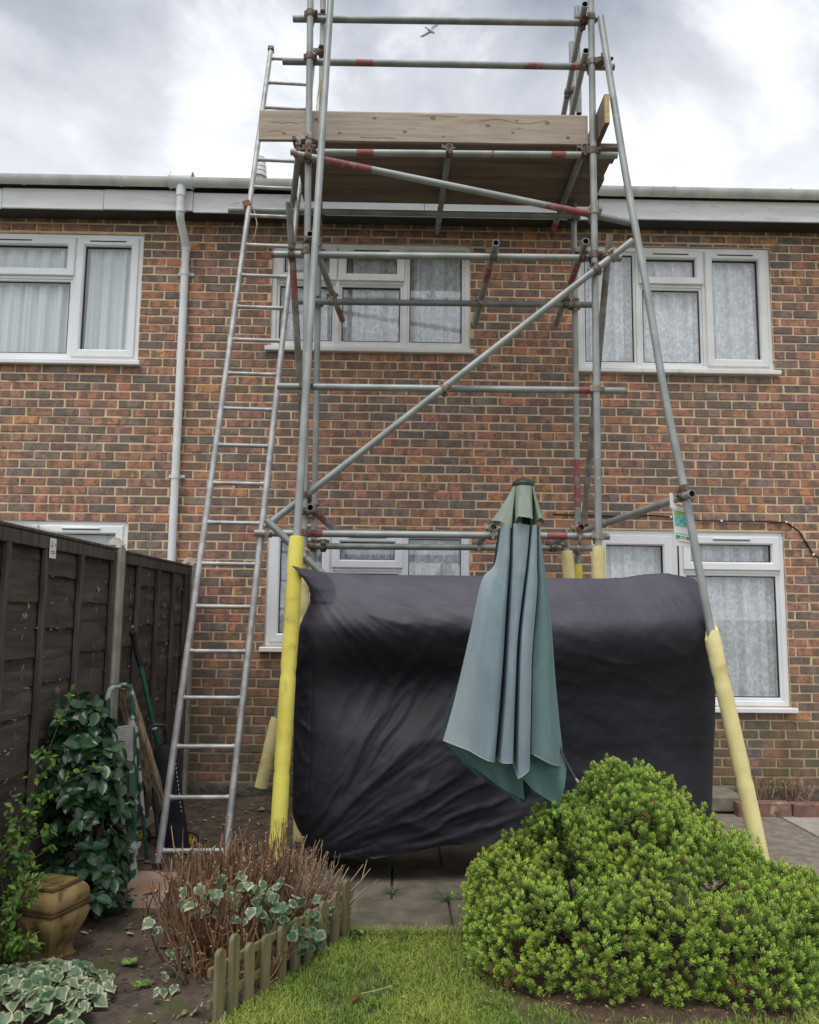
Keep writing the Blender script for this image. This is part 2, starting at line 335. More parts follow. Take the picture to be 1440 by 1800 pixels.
    def build(s, name, mats, parent=None, smooth=0, center=True, loc=None):
        me = bpy.data.meshes.new(name); mats = mats if isinstance(mats, (list, tuple)) else [mats]
        V = np.array(s.v, dtype=float).reshape(-1, 3)
        c = np.zeros(3)
        if center and len(V): c = (V.min(0)+V.max(0))/2
        if loc is not None: c = np.array(loc, float)
        me.from_pydata((V-c).tolist(), [], s.f)
        for x in mats: me.materials.append(MT[x] if isinstance(x, str) else x)
        if len(mats) > 1: me.polygons.foreach_set('material_index', s.m)
        if s.c:
            a = me.color_attributes.new('col', 'FLOAT_COLOR', 'POINT'); cc = np.ones((len(s.v), 4), np.float32); cc[:, :3] = np.array(s.c, np.float32); a.data.foreach_set('color', cc.ravel())
        if smooth:
            me.polygons.foreach_set('use_smooth', [True]*len(me.polygons))
            if smooth < 180: me.set_sharp_from_angle(angle=R(smooth))
        me.update(); me.validate()
        return link(name, me, c, parent)
def link(name, me, c, parent=None, rot=None):
    o = bpy.data.objects.new(name, me); C.objects.link(o)
    c = Vector(c); WL[o.name] = c.copy()
    if parent: o.parent = parent; o.location = c-WL[parent.name]
    else: o.location = c
    if rot is not None: o.rotation_mode = 'QUATERNION'; o.rotation_quaternion = rot
    return o
def thing(name, label, cat, loc, group=None):
    o = bpy.data.objects.new(name, None); C.objects.link(o); o.empty_display_size = .1
    o.location = loc; WL[o.name] = Vector(loc); return tag(o, label, cat, group)
def tag(o, label, cat, group=None):
    o['label'] = label; o['category'] = cat
    if group: o['group'] = group
    return o
def kind(o, k): o['kind'] = k; return o
def nz(x, y, z=0): return noise.noise(Vector((x, y, z)))
def lerp(a, b, t): return a+(b-a)*t
def pl(pts, x):
    """piecewise-linear lookup in a list of (x, y)"""
    if x <= pts[0][0]: return pts[0][1]
    for (a, b), (c, d) in zip(pts, pts[1:]):
        if x <= c: return b+(d-b)*((x-a)/(c-a) if c > a else 0)
    return pts[-1][1]

# ------------------------------------------------------------------ ground, beds, paving
g = G(); g.grid([[(x, y, -.07) for y in (-300, -40, -9, -4, 0, 40, 300)] for x in (-300, -40, -5, 0, 5, 40, 300)])
kind(g.build('ground', 'lawn'), 'structure')
def bed_edge(y): return -.22 if y > -2.85 else -.22+(y+2.85)*.52
g = G(); P = []
for i in range(110):
    y = lerp(-5.2, -.02, i/109); row = []
    for j in range(60):
        x = lerp(-1.72, bed_edge(y)+.012, j/59)
        ed = min(1, (bed_edge(y)-x+.02)/.12)
        row.append((x, y, .004+(.035*nz(x*2.2, y*2.2)+.022*nz(x*9, y*9, 3)+.012*nz(x*27, y*27, 5)+.02)*max(0, ed)))
    P.append(row)
g.grid(P); SOIL = kind(g.build('soil_bed', 'soil', smooth=180), 'structure')
g = G(); P = []
for i in range(40):
    y = lerp(-9, -2.785, (i/39)**.5); P.append([(lerp(-3.2 if y < -4 else -1.2, 4.6, j/60), y, -.006+.008*nz(j*.3, y*3)) for j in range(61)])
g.grid(P); kind(g.build('lawn', 'lawn', smooth=180), 'structure')
g = G(); P = []
for i in range(49):
    a = 2*math.pi*i/48
    P.append([(1.08+.66*k*math.cos(a)*(1+.12*nz(math.cos(a)*2, math.sin(a)*2)), -3.1+.62*k*math.sin(a)*(1+.12*nz(math.cos(a)*2, 9)), .0-.012*k**6+.03*(1-k*k)+.012*nz(a*6, k*9)*(1-k)) for k in (0.01, .25, .5, .75, .9, 1)])
g.grid(P); kind(g.build('leaf_litter_ground', 'mulch', smooth=180), 'structure')
# paving of separate slabs
g = G(); g.box(-.235, 1.74, -2.775, -.03, -.06, -.022); pav = kind(g.build('paving', 'soil'), 'structure')
rows = [(-2.78, -2.315, -.30), (-2.305, -1.725, 0.0), (-1.715, -1.2, .3), (-1.19, -.62, 0), (-.61, -.03, .3)]
for (ya, yb, off) in rows:
    x = off-.6*3
    while x < 1.75:
        a, b = max(x+.005, -.24), min(x+.595, 1.745)
        if b-a > .08:
            g = G(); t = random.uniform(-.003, .003); g.box(a, b, ya, yb, -.04, .0+t, ch=.006); g.build('slab', 'slab', pav)
        x += .6
g = G(); g.box(1.76, 2.922, -2.78, -.03, -.06, .004, ch=.004); kind(g.build('concrete_path', 'path'), 'structure')
g = G(); g.box(2.938, 5.2, -2.78, -.46, -.06, .007, ch=.004); kind(g.build('pale_concrete_path', 'pathl'), 'structure')
g = G(); g.grid([[(x, y, .03+.02*nz(x*8, y*8)+.01*nz(x*30, y*30)) for y in np.linspace(-.42, -.02, 16)] for x in np.linspace(2.66, 5.0, 70)])
kind(g.build('narrow_soil_bed', 'soil', smooth=180), 'structure')

# ------------------------------------------------------------------ house
house = thing('brick_house', 'two storey terraced house of mottled red and grey brick with white windows', 'house', (0, 0, 0))
OPEN = [(-3.95, -2.25, 3.62, 4.766), (-1.12, .615, 3.77, 4.725), (1.556, 3.268, 3.625, 4.744),
        (-1.083, .617, 1.215, 2.197), (1.647, 2.385, .13, 2.222), (2.385, 3.285, .765, 2.216), (-3.75, -2.255, 1.2, 2.235)]
X0, X1, ZT = -5.2, 5.2, 5.06
xs = sorted({X0, X1, *[o[0] for o in OPEN], *[o[1] for o in OPEN]}); zs = sorted({0.0, ZT, *[o[2] for o in OPEN], *[o[3] for o in OPEN]})
g = G(); YM = .0045
for xa, xb in zip(xs, xs[1:]):
    for za, zb in zip(zs, zs[1:]):
        cx, cz = (xa+xb)/2, (za+zb)/2
        if any(o[0] < cx < o[1] and o[2] < cz < o[3] for o in OPEN): continue
        g.add([(xa, YM, za), (xb, YM, za), (xb, YM, zb), (xa, YM, zb)], [(0, 1, 2, 3)])
for (xa, xb, za, zb) in OPEN:
    d = .26
    for q in ([(xa, YM, za), (xa, d, za), (xa, d, zb), (xa, YM, zb)], [(xb, YM, za), (xb, YM, zb), (xb, d, zb), (xb, d, za)],
              [(xa, YM, zb), (xa, d, zb), (xb, d, zb), (xb, YM, zb)], [(xa, YM, za), (xb, YM, za), (xb, d, za), (xa, d, za)]):
        g.add(q, [(0, 1, 2, 3)])
g.add([(X0, YM, 0), (X0, 7, 0), (X0, 7, ZT), (X0, YM, ZT), (X1, YM, 0), (X1, 7, 0), (X1, 7, ZT), (X1, YM, ZT)], [(0, 1, 2, 3), (4, 7, 6, 5), (1, 5, 6, 2)])
wall = g.build('wall', 'mortar', house, center=False)
def brick_geo(g, xa, xb, za, zb, cols, fls):
    ch = .0035; j = lambda: random.uniform(-.0024, .0024); y = random.uniform(-.0035, .0015); tl = random.uniform(-.0015, .0015)
    xa += j(); xb += j(); za += j(); zb += j()
    cu = min(.012, (xb-xa)*.2, (zb-za)*.3); q_ = [cu*random.uniform(.15, 1)**1.5 for _ in range(8)]
    o = [(xa+q_[0], za), (xb-q_[1], za), (xb, za+q_[2]*.7), (xb, zb-q_[3]*.7), (xb-q_[4], zb), (xa+q_[5], zb), (xa, zb-q_[6]*.7), (xa, za+q_[7]*.7)]
    o = [(p[0]+j()*.6, p[1]+j()*.6) for p in o]; cx, cz = (xa+xb)/2, (za+zb)/2; n = 8
    vs = [(p[0], .03, p[1]) for p in o]+[(p[0], y+ch+.001, p[1]) for p in o]
    kx, kz = 1-2*ch/(xb-xa), 1-2*ch/(zb-za)
    vs += [(cx+(p[0]-cx)*kx, y+tl*(1 if p[0] < cx else -1), cz+(p[1]-cz)*kz) for p in o]
    fs = [tuple(range(2*n, 3*n))]+[(n+k, n+(k+1) % n, 2*n+(k+1) % n, 2*n+k) for k in range(n)]+[(k, (k+1) % n, n+(k+1) % n, n+k) for k in range(n)]
    u = random.random(); s = random.uniform(.88, 1.12)
    if u < .34: c = (.48, .215, .135)
    elif u < .41: c = (.60, .28, .13)
    elif u < .76: c = (.40, .205, .145)
    elif u < .93: c = (.265, .195, .165)
    else: c = (.195, .165, .15)
    c = tuple(k*s*random.uniform(.95, 1.05) for k in c)
    g.add(vs, fs, 0, c); fl = (random.uniform(-40, 40), random.uniform(-40, 40), random.uniform(-40, 40)); fls += [fl]*24
def brick_build(g, fls, name):
    o = g.build(name, 'brick', wall); a = o.data.attributes.new('flash', 'FLOAT_VECTOR', 'POINT'); a.data.foreach_set('vector', np.array(fls, np.float32).ravel()); return o
spans = []
for k in range(66):
    za = .13+k*.075+.0065; zb = za+.062; zc = (za+zb)/2
    x = X0+(k % 2)*.1125-.225+.02*math.sin(k*.7)
    while x < X1:
        segs = [(x+.0065, x+.2185, za, zb)]
        for (oa, ob, oz0, oz1) in OPEN:
            new = []
            for (a, b, c, d) in segs:
                if b <= oa or a >= ob or d <= oz0 or c >= oz1: new.append((a, b, c, d)); continue
                if a < oa: new.append((a, min(b, oa-.003), c, d))
                if b > ob: new.append((max(a, ob+.003), b, c, d))
                ia, ib = max(a, oa), min(b, ob)
                if d > oz1+.012: new.append((ia, ib, oz1+.003, d))
                if c < oz0-.012: new.append((ia, ib, c, oz0-.003))
            segs = new
        for q4 in segs:
            if q4[1]-q4[0] > .02: spans.append(q4)
        x += .225
def seen(s):
    cx, cz = (s[0]+s[1])/2, (s[2]+s[3])/2
    if abs(cx) > 3.3 or s[1]-s[0] < .1 or cz > 4.6: return 9e9
    if -.75 < cx < 2.15 and cz < 1.85: return 9e9
    if cx < -1.5 and cz < 2.1: return 9e9
    return (Vector((cx, 0, cz))-CAMP).dot(fw)
order = sorted(range(len(spans)), key=lambda i: seen(spans[i]))
single = set(order[:300])
rest = G(); restf = []
for i, s in enumerate(spans):
    if i in single:
        g = G(); f = []; brick_geo(g, *s, None, f); brick_build(g, f, 'brick')
    else: brick_geo(rest, *s, None, restf)
kind(brick_build(rest, restf, 'brickwork'), 'stuff')
# rough concrete plinth under the first course
g = G(); P = []
for i in range(190):
    x = lerp(X0, X1, i/189); row = []
    for j in range(9):
        z = lerp(-.06, .128, j/8); row.append((x, -.012-.014*nz(x*5, z*12)-.012*nz(x*17, z*24, 4)+(.018 if j == 8 else 0), z))
    P.append(row)
g.grid(P); g.build('plinth', 'plinth', house, smooth=180)

# windows
def frame(g, x0, x1, z0, z1, w, yf, yb, ch=.005, mi=0, gap=.0007):
    prof = [(0, yb), (0, yf+ch), (ch, yf), (w-2*ch, yf), (w, yf+ch*2), (w, yb)]
    def side(fn):
        n = len(prof); vs = [fn(u, y, e) for e in (0, 1) for (u, y) in prof]
        fs = [(i, i+1, n+i+1, n+i) for i in range(n-1)]+[tuple(range(n))[::-1], tuple(range(n, 2*n))]
        g.add(vs, fs, mi)
    side(lambda u, y, e: ((x0+u+gap, y, z0+u) if e == 0 else (x1-u-gap, y, z0+u)))
    side(lambda u, y, e: ((x1-u-gap, y, z1-u) if e == 0 else (x0+u+gap, y, z1-u)))
    side(lambda u, y, e: ((x0+u, y, z1-u-gap) if e == 0 else (x0+u, y, z0+u+gap)))
    side(lambda u, y, e: ((x1-u, y, z0+u+gap) if e == 0 else (x1-u, y, z1-u-gap)))
def window(rect, cols, mat='upvc', sill=True, name='window', sx=.035):
    """cols: list of (x_left, x_right, transom z or None, kinds top to bottom), x = mullion centre lines"""
    x0, x1, z0, z1 = rect; fwid = .05
    g = G(); frame(g, x0, x1, z0, z1, fwid, .022, .11); win = g.build(name, mat, house)
    cells = []
    for n, (a, b, tz, kinds) in enumerate(cols):
        ca = a+(fwid if n == 0 else .02); cbb = b-(fwid if n == len(cols)-1 else .02)
        if n < len(cols)-1:
            m_ = G(); m_.box(b-.02, b+.02, .026, .108, z0+fwid-.002, z1-fwid+.002, ch=.004); m_.build('mullion', mat, win)
        if tz is None: cells.append((ca, cbb, z0+fwid, z1-fwid, kinds[0], True))
        else:
            m_ = G(); m_.box(ca, cbb, .0275, .107, tz-.02, tz+.02, ch=.004); m_.build('transom_bar', mat, win)
            cells.append((ca, cbb, tz+.02, z1-fwid, kinds[0], True)); cells.append((ca, cbb, z0+fwid, tz-.02, kinds[1], False))
    for (a, b, c, d, kd, top) in cells:
        if kd == 'sash':
            f = G(); frame(f, a-.012, b+.012, c-.012, d+.012, .068, .004, .06, .006); f.build('sash', mat, win); iw = .056
            if top:
                v = G(); xm = (a+b)/2; hl = min(.16, (b-a)/2-.07)
                v.box(xm-hl, xm+hl, -.006, .006, d-.016, d-.002, ch=.003); v.build('trickle_vent', mat, win)
                v = G(); v.box(xm-hl+.004, xm+hl-.004, -.004, .004, d-.0215, d-.0175); v.build('vent_slot', 'gasket', win)
        else:
            f = G(); frame(f, a, b, c, d, .022, .034, .06, .004); f.build('glazing_bead', mat, win); iw = .022
        f = G(); frame(f, a+iw, b-iw, c+iw, d-iw, .007, .040, .06, .0015); f.build('gasket', 'gasket', win)
        f = G(); f.add([(a+iw, .05, c+iw), (b-iw, .05, c+iw), (b-iw, .05, d-iw), (a+iw, .05, d-iw)], [(0, 1, 2, 3)]); f.build('pane', 'glass', win)
    if sill:
        s = G(); s.box(x0-sx, x1+sx, -.055, .10, z0-.045, z0-.004, ch=.006); s.build('sill', mat, win)
    i_ = G(); i_.box(x0-.3, x1+.3, .30, 1.6, z0-.3, z1+.3); i_.build('room', 'dark', win)
    return win
window(OPEN[0], [(-3.95, -2.835, 4.375, ('sash', 'fixed')), (-2.835, -2.25, None, ('sash',))])
window(OPEN[1], [(-1.12, -.547, 4.375, ('sash', 'fixed')), (-.547, .045, 4.375, ('sash', 'fixed')), (.045, .615, None, ('fixed',))], 'upvco')
window(OPEN[2], [(1.556, 2.095, None, ('fixed',)), (2.095, 2.68, 4.395, ('sash', 'fixed')), (2.68, 3.268, None, ('sash',))], 'upvco')
window(OPEN[3], [(-1.083, -.55, None, ('sash',)), (-.55, .06, 1.865, ('sash', 'fixed')), (.06, .617, None, ('fixed',))])
window(OPEN[5], [(2.385, 3.285, 1.885, ('sash', 'fixed'))])
window(OPEN[6], [(-3.75, -3.0, 1.885, ('sash', 'fixed')), (-3.0, -2.255, None, ('sash',))])
# back door beside the lower window
g = G(); frame(g, 1.647, 2.383, .132, 2.222, .05, .022, .11); door = g.build('door', 'upvc', house)
g = G(); frame(g, 1.69, 2.34, .17, 2.178, .085, .008, .06, .006); g.build('door_leaf', 'upvc', door)
g = G(); g.box(1.775, 2.255, .02, .05, .255, 1.02, ch=.01); g.build('door_panel', 'upvc', door)
g = G(); frame(g, 1.774, 2.256, 1.03, 2.094, .007, .03, .06, .002); g.build('gasket', 'gasket', door)
g = G(); g.add([(1.774, .05, 1.03), (2.256, .05, 1.03), (2.256, .05, 2.094), (1.774, .05, 2.094)], [(0, 1, 2, 3)]); g.build('pane', 'glass', door)
g = G(); g.box(1.705, 1.735, -.006, .01, 1.02, 1.24, ch=.004); g.tube([(1.72, -.03, 1.15), (1.84, -.03, 1.15)], .009, 8); g.tube([(1.72, 0, 1.15), (1.72, -.03, 1.15)], .009, 8); g.build('handle', 'upvc', door, smooth=40)
g = G(); g.box(1.4, 2.38, .30, 1.6, 0, 2.4); g.build('room', 'dark', door)
# net curtains just inside the glass
def curtain(x0, x1, z0, z1, label, lace=True, folds=9, seed=0, y=.112, amp=.016):
    n = int((x1-x0)*150); P = []; UV = []; arc = 0; rnd = random.Random(seed); ph = [rnd.uniform(0, 6) for _ in range(5)]
    f0 = folds*2*math.pi/(x1-x0)/1.6
    for i in range(n+1):
        x = lerp(x0, x1, i/n); row = []
        for j in range(13):
            t = j/12; fall = 1-t
            s = math.sin(x*f0+ph[0]+1.1*nz(x*5, seed, fall*.4))+.5*math.sin(x*f0*2.3+ph[1]+nz(x*3, fall*.6, seed))+.35*math.sin(x*f0*4.1+ph[2])
            row.append((x+.004*nz(x*20, t, seed), y+amp*(.55+.45*fall)*s*(.5+.8*abs(nz(x*2.1, seed*3.3))+.3), lerp(z0, z1, t)))
        P.append(row); arc += math.hypot(row[6][0]-P[-2][6][0], row[6][1]-P[-2][6][1]) if i else 0
        UV += [(arc, lerp(z0, z1, j/12), seed*1.7) for j in range(13)]
    g = G(); g.grid(P); o = g.build('net_curtain', 'lace' if lace else 'net', smooth=180)
    a = o.data.attributes.new('cloth', 'FLOAT_VECTOR', 'POINT'); a.data.foreach_set('vector', np.array(UV, np.float32).ravel())
    return tag(o, label, 'curtain', 'net curtains behind the windows')
curtain(-3.93, -2.27, 3.62, 4.74, 'plain pleated net curtain in the upper window left of the downpipe', False, 19, 1, amp=.03)
curtain(-1.10, .60, 3.77, 4.71, 'patterned lace curtain in the upper window behind the scaffold tower', True, 15, 2, amp=.03)
curtain(1.57, 3.25, 3.62, 4.73, 'patterned lace curtain in the upper window right of the scaffold', True, 16, 3, amp=.03)
curtain(-1.07, .60, 1.21, 2.185, 'lace curtain in the ground floor window behind the black cover', True, 18, 4, amp=.028)
curtain(2.42, 3.25, .78, 2.20, 'long lace curtain in the big ground floor window by the door', True, 9, 5, amp=.034)
curtain(-3.73, -2.27, 1.21, 2.22, 'net curtain in the ground floor window above the dark fence', False, 14, 6)
curtain(1.75, 2.27, .95, 2.10, 'lace curtain behind the glass of the white back door', True, 7, 7)
# eaves
FY = -.21
g = G(); g.box(X0, X1, FY+.021, -.004, 4.895, 4.915); g.build('soffit', 'soffit', house)
jx = [X0, -3.4, -2.54, -1.78, .2, 1.70, 3.9, X1]
for n, (a, b) in enumerate(zip(jx, jx[1:])):
    dz = (-.006, 0.0, .004, -.008, -.008, .006, .006)[n]
    g = G(); g.box(a+.002, b-.002, FY+(.006 if n == 3 else 0), FY+.02, 4.885+dz, 5.063+dz, ch=.003); g.build('fascia_board', 'paintw', house)
g = G(); prof = [(-.052*math.cos(math.pi*k/10), -.062*math.sin(math.pi*k/10)) for k in range(11)]
prof = prof+[(p[0]*.93, p[1]*.93) for p in prof[::-1]]; GY, GZ = FY-.062, 5.132
g.grid([[(x, GY+p[0], GZ+p[1]-.004*(x > 1.7)) for p in prof+[prof[0]]] for x in (X0, -1.2, 1.7, 1.702, X1)]); gut = g.build('gutter', 'gutter', house, smooth=50)
for x in (-3.2, -2.38, -.9, .1, 1.1, 2.32, 3.32, 4.3):
    g = G(); P2 = [(-.057*math.cos(math.pi*k/12), -.068*math.sin(math.pi*k/12)) for k in range(13)]
    for k in range(12):
        (a, b), (c, d) = P2[k], P2[k+1]; g.add([(x+s*.011, GY+p*f_, GZ+q2*f_) for s in (-1, 1) for (p, q2) in ((a, b), (c, d)) for f_ in (1, .9)], [(0, 2, 6, 4), (0, 1, 3, 2), (4, 6, 7, 5), (1, 5, 7, 3)])
    g.box(x-.011, x+.011, GY+.04, FY-.001, GZ-.035, GZ+.004); g.build('gutter_bracket', 'gutter', gut)
PX = -1.868
g = G(); g.tube([(PX-.10, GY, GZ-.008), (PX-.085, GY, GZ-.008)], .071, 20, cap=False); g.tube([(PX+.085, GY, GZ-.008), (PX+.10, GY, GZ-.008)], .071, 20, cap=False)
g.tube([(PX-.09, GY, GZ-.006), (PX+.09, GY, GZ-.006)], .064, 20, cap=False)
g.tube([(PX, GY, GZ-.03), (PX, GY, GZ-.15)], .04, 16); g.build('gutter_outlet', 'pvcpipe', house, smooth=40)
g = G(); g.tube([(PX, GY, GZ-.13), (PX, GY, 4.84), (PX, GY+.02, 4.79), (PX+.004, -.075, 4.66), (PX+.004, -.052, 4.61), (PX+.004, -.05, 4.4), (PX+.004, -.05, .05)], .034, 18); dp = g.build('downpipe', 'pvcpipe', house, smooth=40)
for z in (4.86, 4.62, 4.40, 2.62, 1.0):
    g = G(); y = GY if z > 4.8 else -.05
    g.tube([(PX+.004, y, z-.022), (PX+.004, y, z+.022)], .0385, 18)
    if z < 4.5: g.box(PX-.06, PX+.075, -.02, -.002, z-.014, z+.014, ch=.002); g.tube([(PX+.06, -.03, z), (PX+.06, -.002, z)], .006, 6)
    g.build('pipe_bracket', 'pvcpipe', dp, smooth=40)
g = G()
def roofpt(x, s): return (x, FY-.05+s*math.cos(R(19)), 5.09+s*math.sin(R(19)))
for k in range(15):
    s0, s1 = k*.26, k*.26+.28
    a, b = roofpt(X0, s0), roofpt(X1, s1); g.add([(X0, a[1], a[2]+.018), (X1, a[1], a[2]+.018), (X1, b[1], b[2]), (X0, b[1], b[2]), (X0, a[1], a[2]), (X1, a[1], a[2])], [(0, 1, 2, 3), (4, 5, 1, 0)])
e_ = roofpt(X0, 14*.26+.28); g.add([(X0, e_[1], e_[2]), (X1, e_[1], e_[2]), (X1, 7.3, 5.0), (X0, 7.3, 5.0)], [(0, 1, 2, 3)])
roof = g.build('roof', 'roof', house)
g = G(); vx, vy = -1.375, .62; g.tube([(vx, vy, 5.25), (vx, vy, 5.72)], .052, 16)
for (za, zb, r_) in ((5.66, 5.70, .075), (5.71, 5.745, .07), (5.755, 5.79, .066), (5.80, 5.835, .058)): g.tube([(vx, vy, za), (vx, vy, zb)], [r_, r_*.93], 18)
g.tube([(vx, vy, 5.68), (vx, vy, 5.86)], .05, 12); g.build('vent_pipe', 'gutter', roof, smooth=40)
# cable clipped along the wall
cp = [(1.32, 2.345), (1.912, 2.334), (2.178, 2.347), (2.565, 2.308), (2.904, 2.303), (3.303, 2.304), (3.411, 2.223), (3.523, 2.031), (3.593, 1.984), (3.9, 1.95), (5.0, 1.94)]
g = G(); pts = []
for (a, b), (c_, d) in zip(cp, cp[1:]):
    for k in range(6): pts.append((lerp(a, c_, k/6), -.012, lerp(b, d, k/6)+.004*nz(lerp(a, c_, k/6)*6, 1)))
g.tube(pts, .0065, 6); cab = g.build('cable', 'cable', house, smooth=60)
for x, z in ((2.32, 2.333), (2.75, 2.306), (3.303, 2.304), (3.523, 2.031)):
    g = G(); g.box(x-.009, x+.009, -.022, -.0, z-.008, z+.01, ch=.003); g.build('cable_clip', 'upvc', cab)
# doorstep and brick edging by the wall
g = G(); g.box(1.62, 2.70, -.42, -.03, .02, .135, ch=.012)
st = tag(g.build('doorstep', 'step'), 'low weathered stone doorstep behind the foam wrapped raking pole', 'step')
ed = thing('brick_edging', 'row of pinkish brown edging bricks in front of the narrow wall bed', 'edging', (3.2, -.46, 0))
x = 2.60
for ln in (.155, .26, .30, .29, .3, .3, .3, .3):
    g = G(); g.obox((x+ln/2, -.455+random.uniform(-.006, .006), .045), (1, random.uniform(-.02, .02), 0), (0, 1, 0), (0, 0, 1), ln/2-.004, .05, .062+random.uniform(-.004, .004), ch=.008); g.build('brick', 'edgebrick', ed); x += ln+.004

# ------------------------------------------------------------------ scaffold tower
TUBES=[
 ('standard', [-0.684, -1.4, 6.25], [-0.594, -1.4, 0.02], [], 'galv'),
 ('standard', [1.368, -1.4, 6.3], [1.353, -1.4, 0.02], [], 'galv'),
 ('standard', [-0.685, -0.5, 6.75], [-0.626, -0.5, 0.02], [(0.3, 0.33)], 'galv'),
 ('standard', [1.421, -0.5, 6.301], [1.418, -0.5, 0.02], [(0.57, 0.63)], 'galv'),
 ('standard', [1.483, -0.44, 6.675], [1.489, -0.44, 5.698], [], 'galv'),
 ('raker', [-0.522, -1.47, 5.975], [-0.627, -2.284, 0.0], [], 'galv'),
 ('raker', [1.417, -1.47, 5.778], [2.037, -2.278, 0.0], [], 'galv'),
 ('ledger', [-0.81, -1.345, 5.807], [1.315, -1.345, 5.828], [], 'galv'),
 ('ledger', [-0.875, -1.345, 5.469], [1.544, -1.345, 5.481], [(0.22, 0.271), (0.726, 0.782), (0.868, 0.901)], 'galv'),
 ('ledger', [-0.797, -1.345, 4.771], [1.552, -1.345, 4.795], [(0.202, 0.253), (0.613, 0.622), (0.796, 0.841)], 'galv'),
 ('ledger', [-0.907, -1.345, 4.001], [1.565, -1.345, 4.019], [(0.0, 0.007)], 'galv'),
 ('ledger', [-0.837, -1.345, 3.047], [1.586, -1.345, 3.054], [(0.86, 0.893), (0.993, 1.0)], 'galv'),
 ('ledger', [-0.959, -1.345, 2.028], [1.445, -1.345, 2.036], [(0.14, 0.191), (0.822, 0.88)], 'galv'),
 ('ledger', [-1.397, -0.555, 4.725], [1.46, -0.555, 4.729], [], 'galv'),
 ('ledger', [-0.819, -0.555, 3.965], [1.542, -0.555, 3.979], [], 'galv'),
 ('ledger', [-0.663, -0.555, 2.006], [1.565, -0.555, 2.017], [(0.868, 0.897)], 'galv'),
 ('transom', [-0.702, -1.56, 4.746], [-0.981, -0.115, 4.736], [], 'galv'),
 ('transom', [0.327, -1.56, 4.706], [0.306, -0.252, 4.696], [], 'galv'),
 ('transom', [1.267, -1.56, 4.73], [1.283, -0.209, 4.72], [(0.86, 1.0)], 'galv'),
 ('transom', [-0.625, -1.5, 4.084], [-0.493, -0.06, 3.996], [(0.8, 1.0)], 'galv'),
 ('transom', [0.657, -1.5, 4.039], [0.65, -0.06, 3.98], [(0.25, 0.4)], 'galv'),
 ('transom', [1.279, -1.5, 4.063], [1.354, -0.06, 3.993], [(0.2, 0.45)], 'galv'),
 ('transom', [-0.575, -1.5, 2.187], [-0.497, -0.42, 2.154], [(0.05, 0.5)], 'galv'),
 ('transom', [0.64, -1.5, 2.068], [0.633, -0.42, 2.024], [], 'galv'),
 ('transom', [1.22, -1.5, 2.076], [1.204, -0.42, 1.96], [(0, 0.35)], 'galv'),
 ('guard_rail', [1.299, -1.5, 5.854], [1.411, -0.195, 5.854], [], 'galv'),
 ('guard_rail', [1.301, -1.5, 5.492], [1.361, -0.755, 5.492], [], 'galv'),
 ('brace', [-0.757, -1.455, 4.694], [1.64, -1.33, 4.295], [(0.0, 0.012), (0.083, 0.228), (0.745, 0.885)], 'galv'),
 ('brace', [-0.869, -1.345, 2.087], [1.613, -1.465, 4.094], [], 'galv'),
 ('brace', [-0.782, -1.455, 4.335], [-0.69, -0.57, 2.247], [(0.2, 0.29)], 'weathered'),
 ('brace', [1.458, -1.455, 4.142], [1.449, -0.57, 2.187], [], 'weathered'),
 ('brace', [-0.866, -1.462, 2.105], [-0.337, -1.455, 1.616], [], 'galv'),
 ('brace', [1.761, -2.06, 2.231], [1.396, -0.44, 2.132], [], 'galv'),
 ('brace', [-0.643, -0.62, 1.827], [-0.974, -0.62, 0.236], [], 'galv'),
 ('brace', [1.283, -0.7, 2.041], [1.369, -0.7, 1.004], [], 'galv'),
]

RK = [(1.417, -1.47, 5.778), (1.519, -1.648, 4.506), (1.608, -1.773, 3.619), (1.676, -1.879, 2.862), (1.749, -1.961, 2.273), (1.839, -2.081, 1.418), (1.933, -2.174, .757), (2.031, -2.279, .006)]
TRF = {16: ((-.727, -1.375, 4.855), (-.92, -.30, 4.855)), 17: ((.339, -1.375, 4.818), (.318, -.05, 4.815)), 18: ((1.311, -1.375, 4.84), (1.33, -.05, 4.838)),
       19: ((-.625, -1.5, 4.084), (-.493, -.06, 3.996)), 20: ((.657, -1.5, 4.045), (.65, -.06, 3.98)), 21: ((1.279, -1.5, 4.068), (1.354, -.06, 3.993)),
       22: ((-.566, -1.57, 2.178), (-.497, -.42, 2.154)), 23: ((.649, -1.42, 2.082), (.633, -.42, 2.045)), 24: ((1.238, -1.42, 2.088), (1.204, -.42, 2.04))}
tower = thing('scaffold_tower', 'tall steel tube scaffold tower with a timber platform standing against the house', 'scaffolding', (.35, -1.0, 0))
RT = .0242
tubes = []
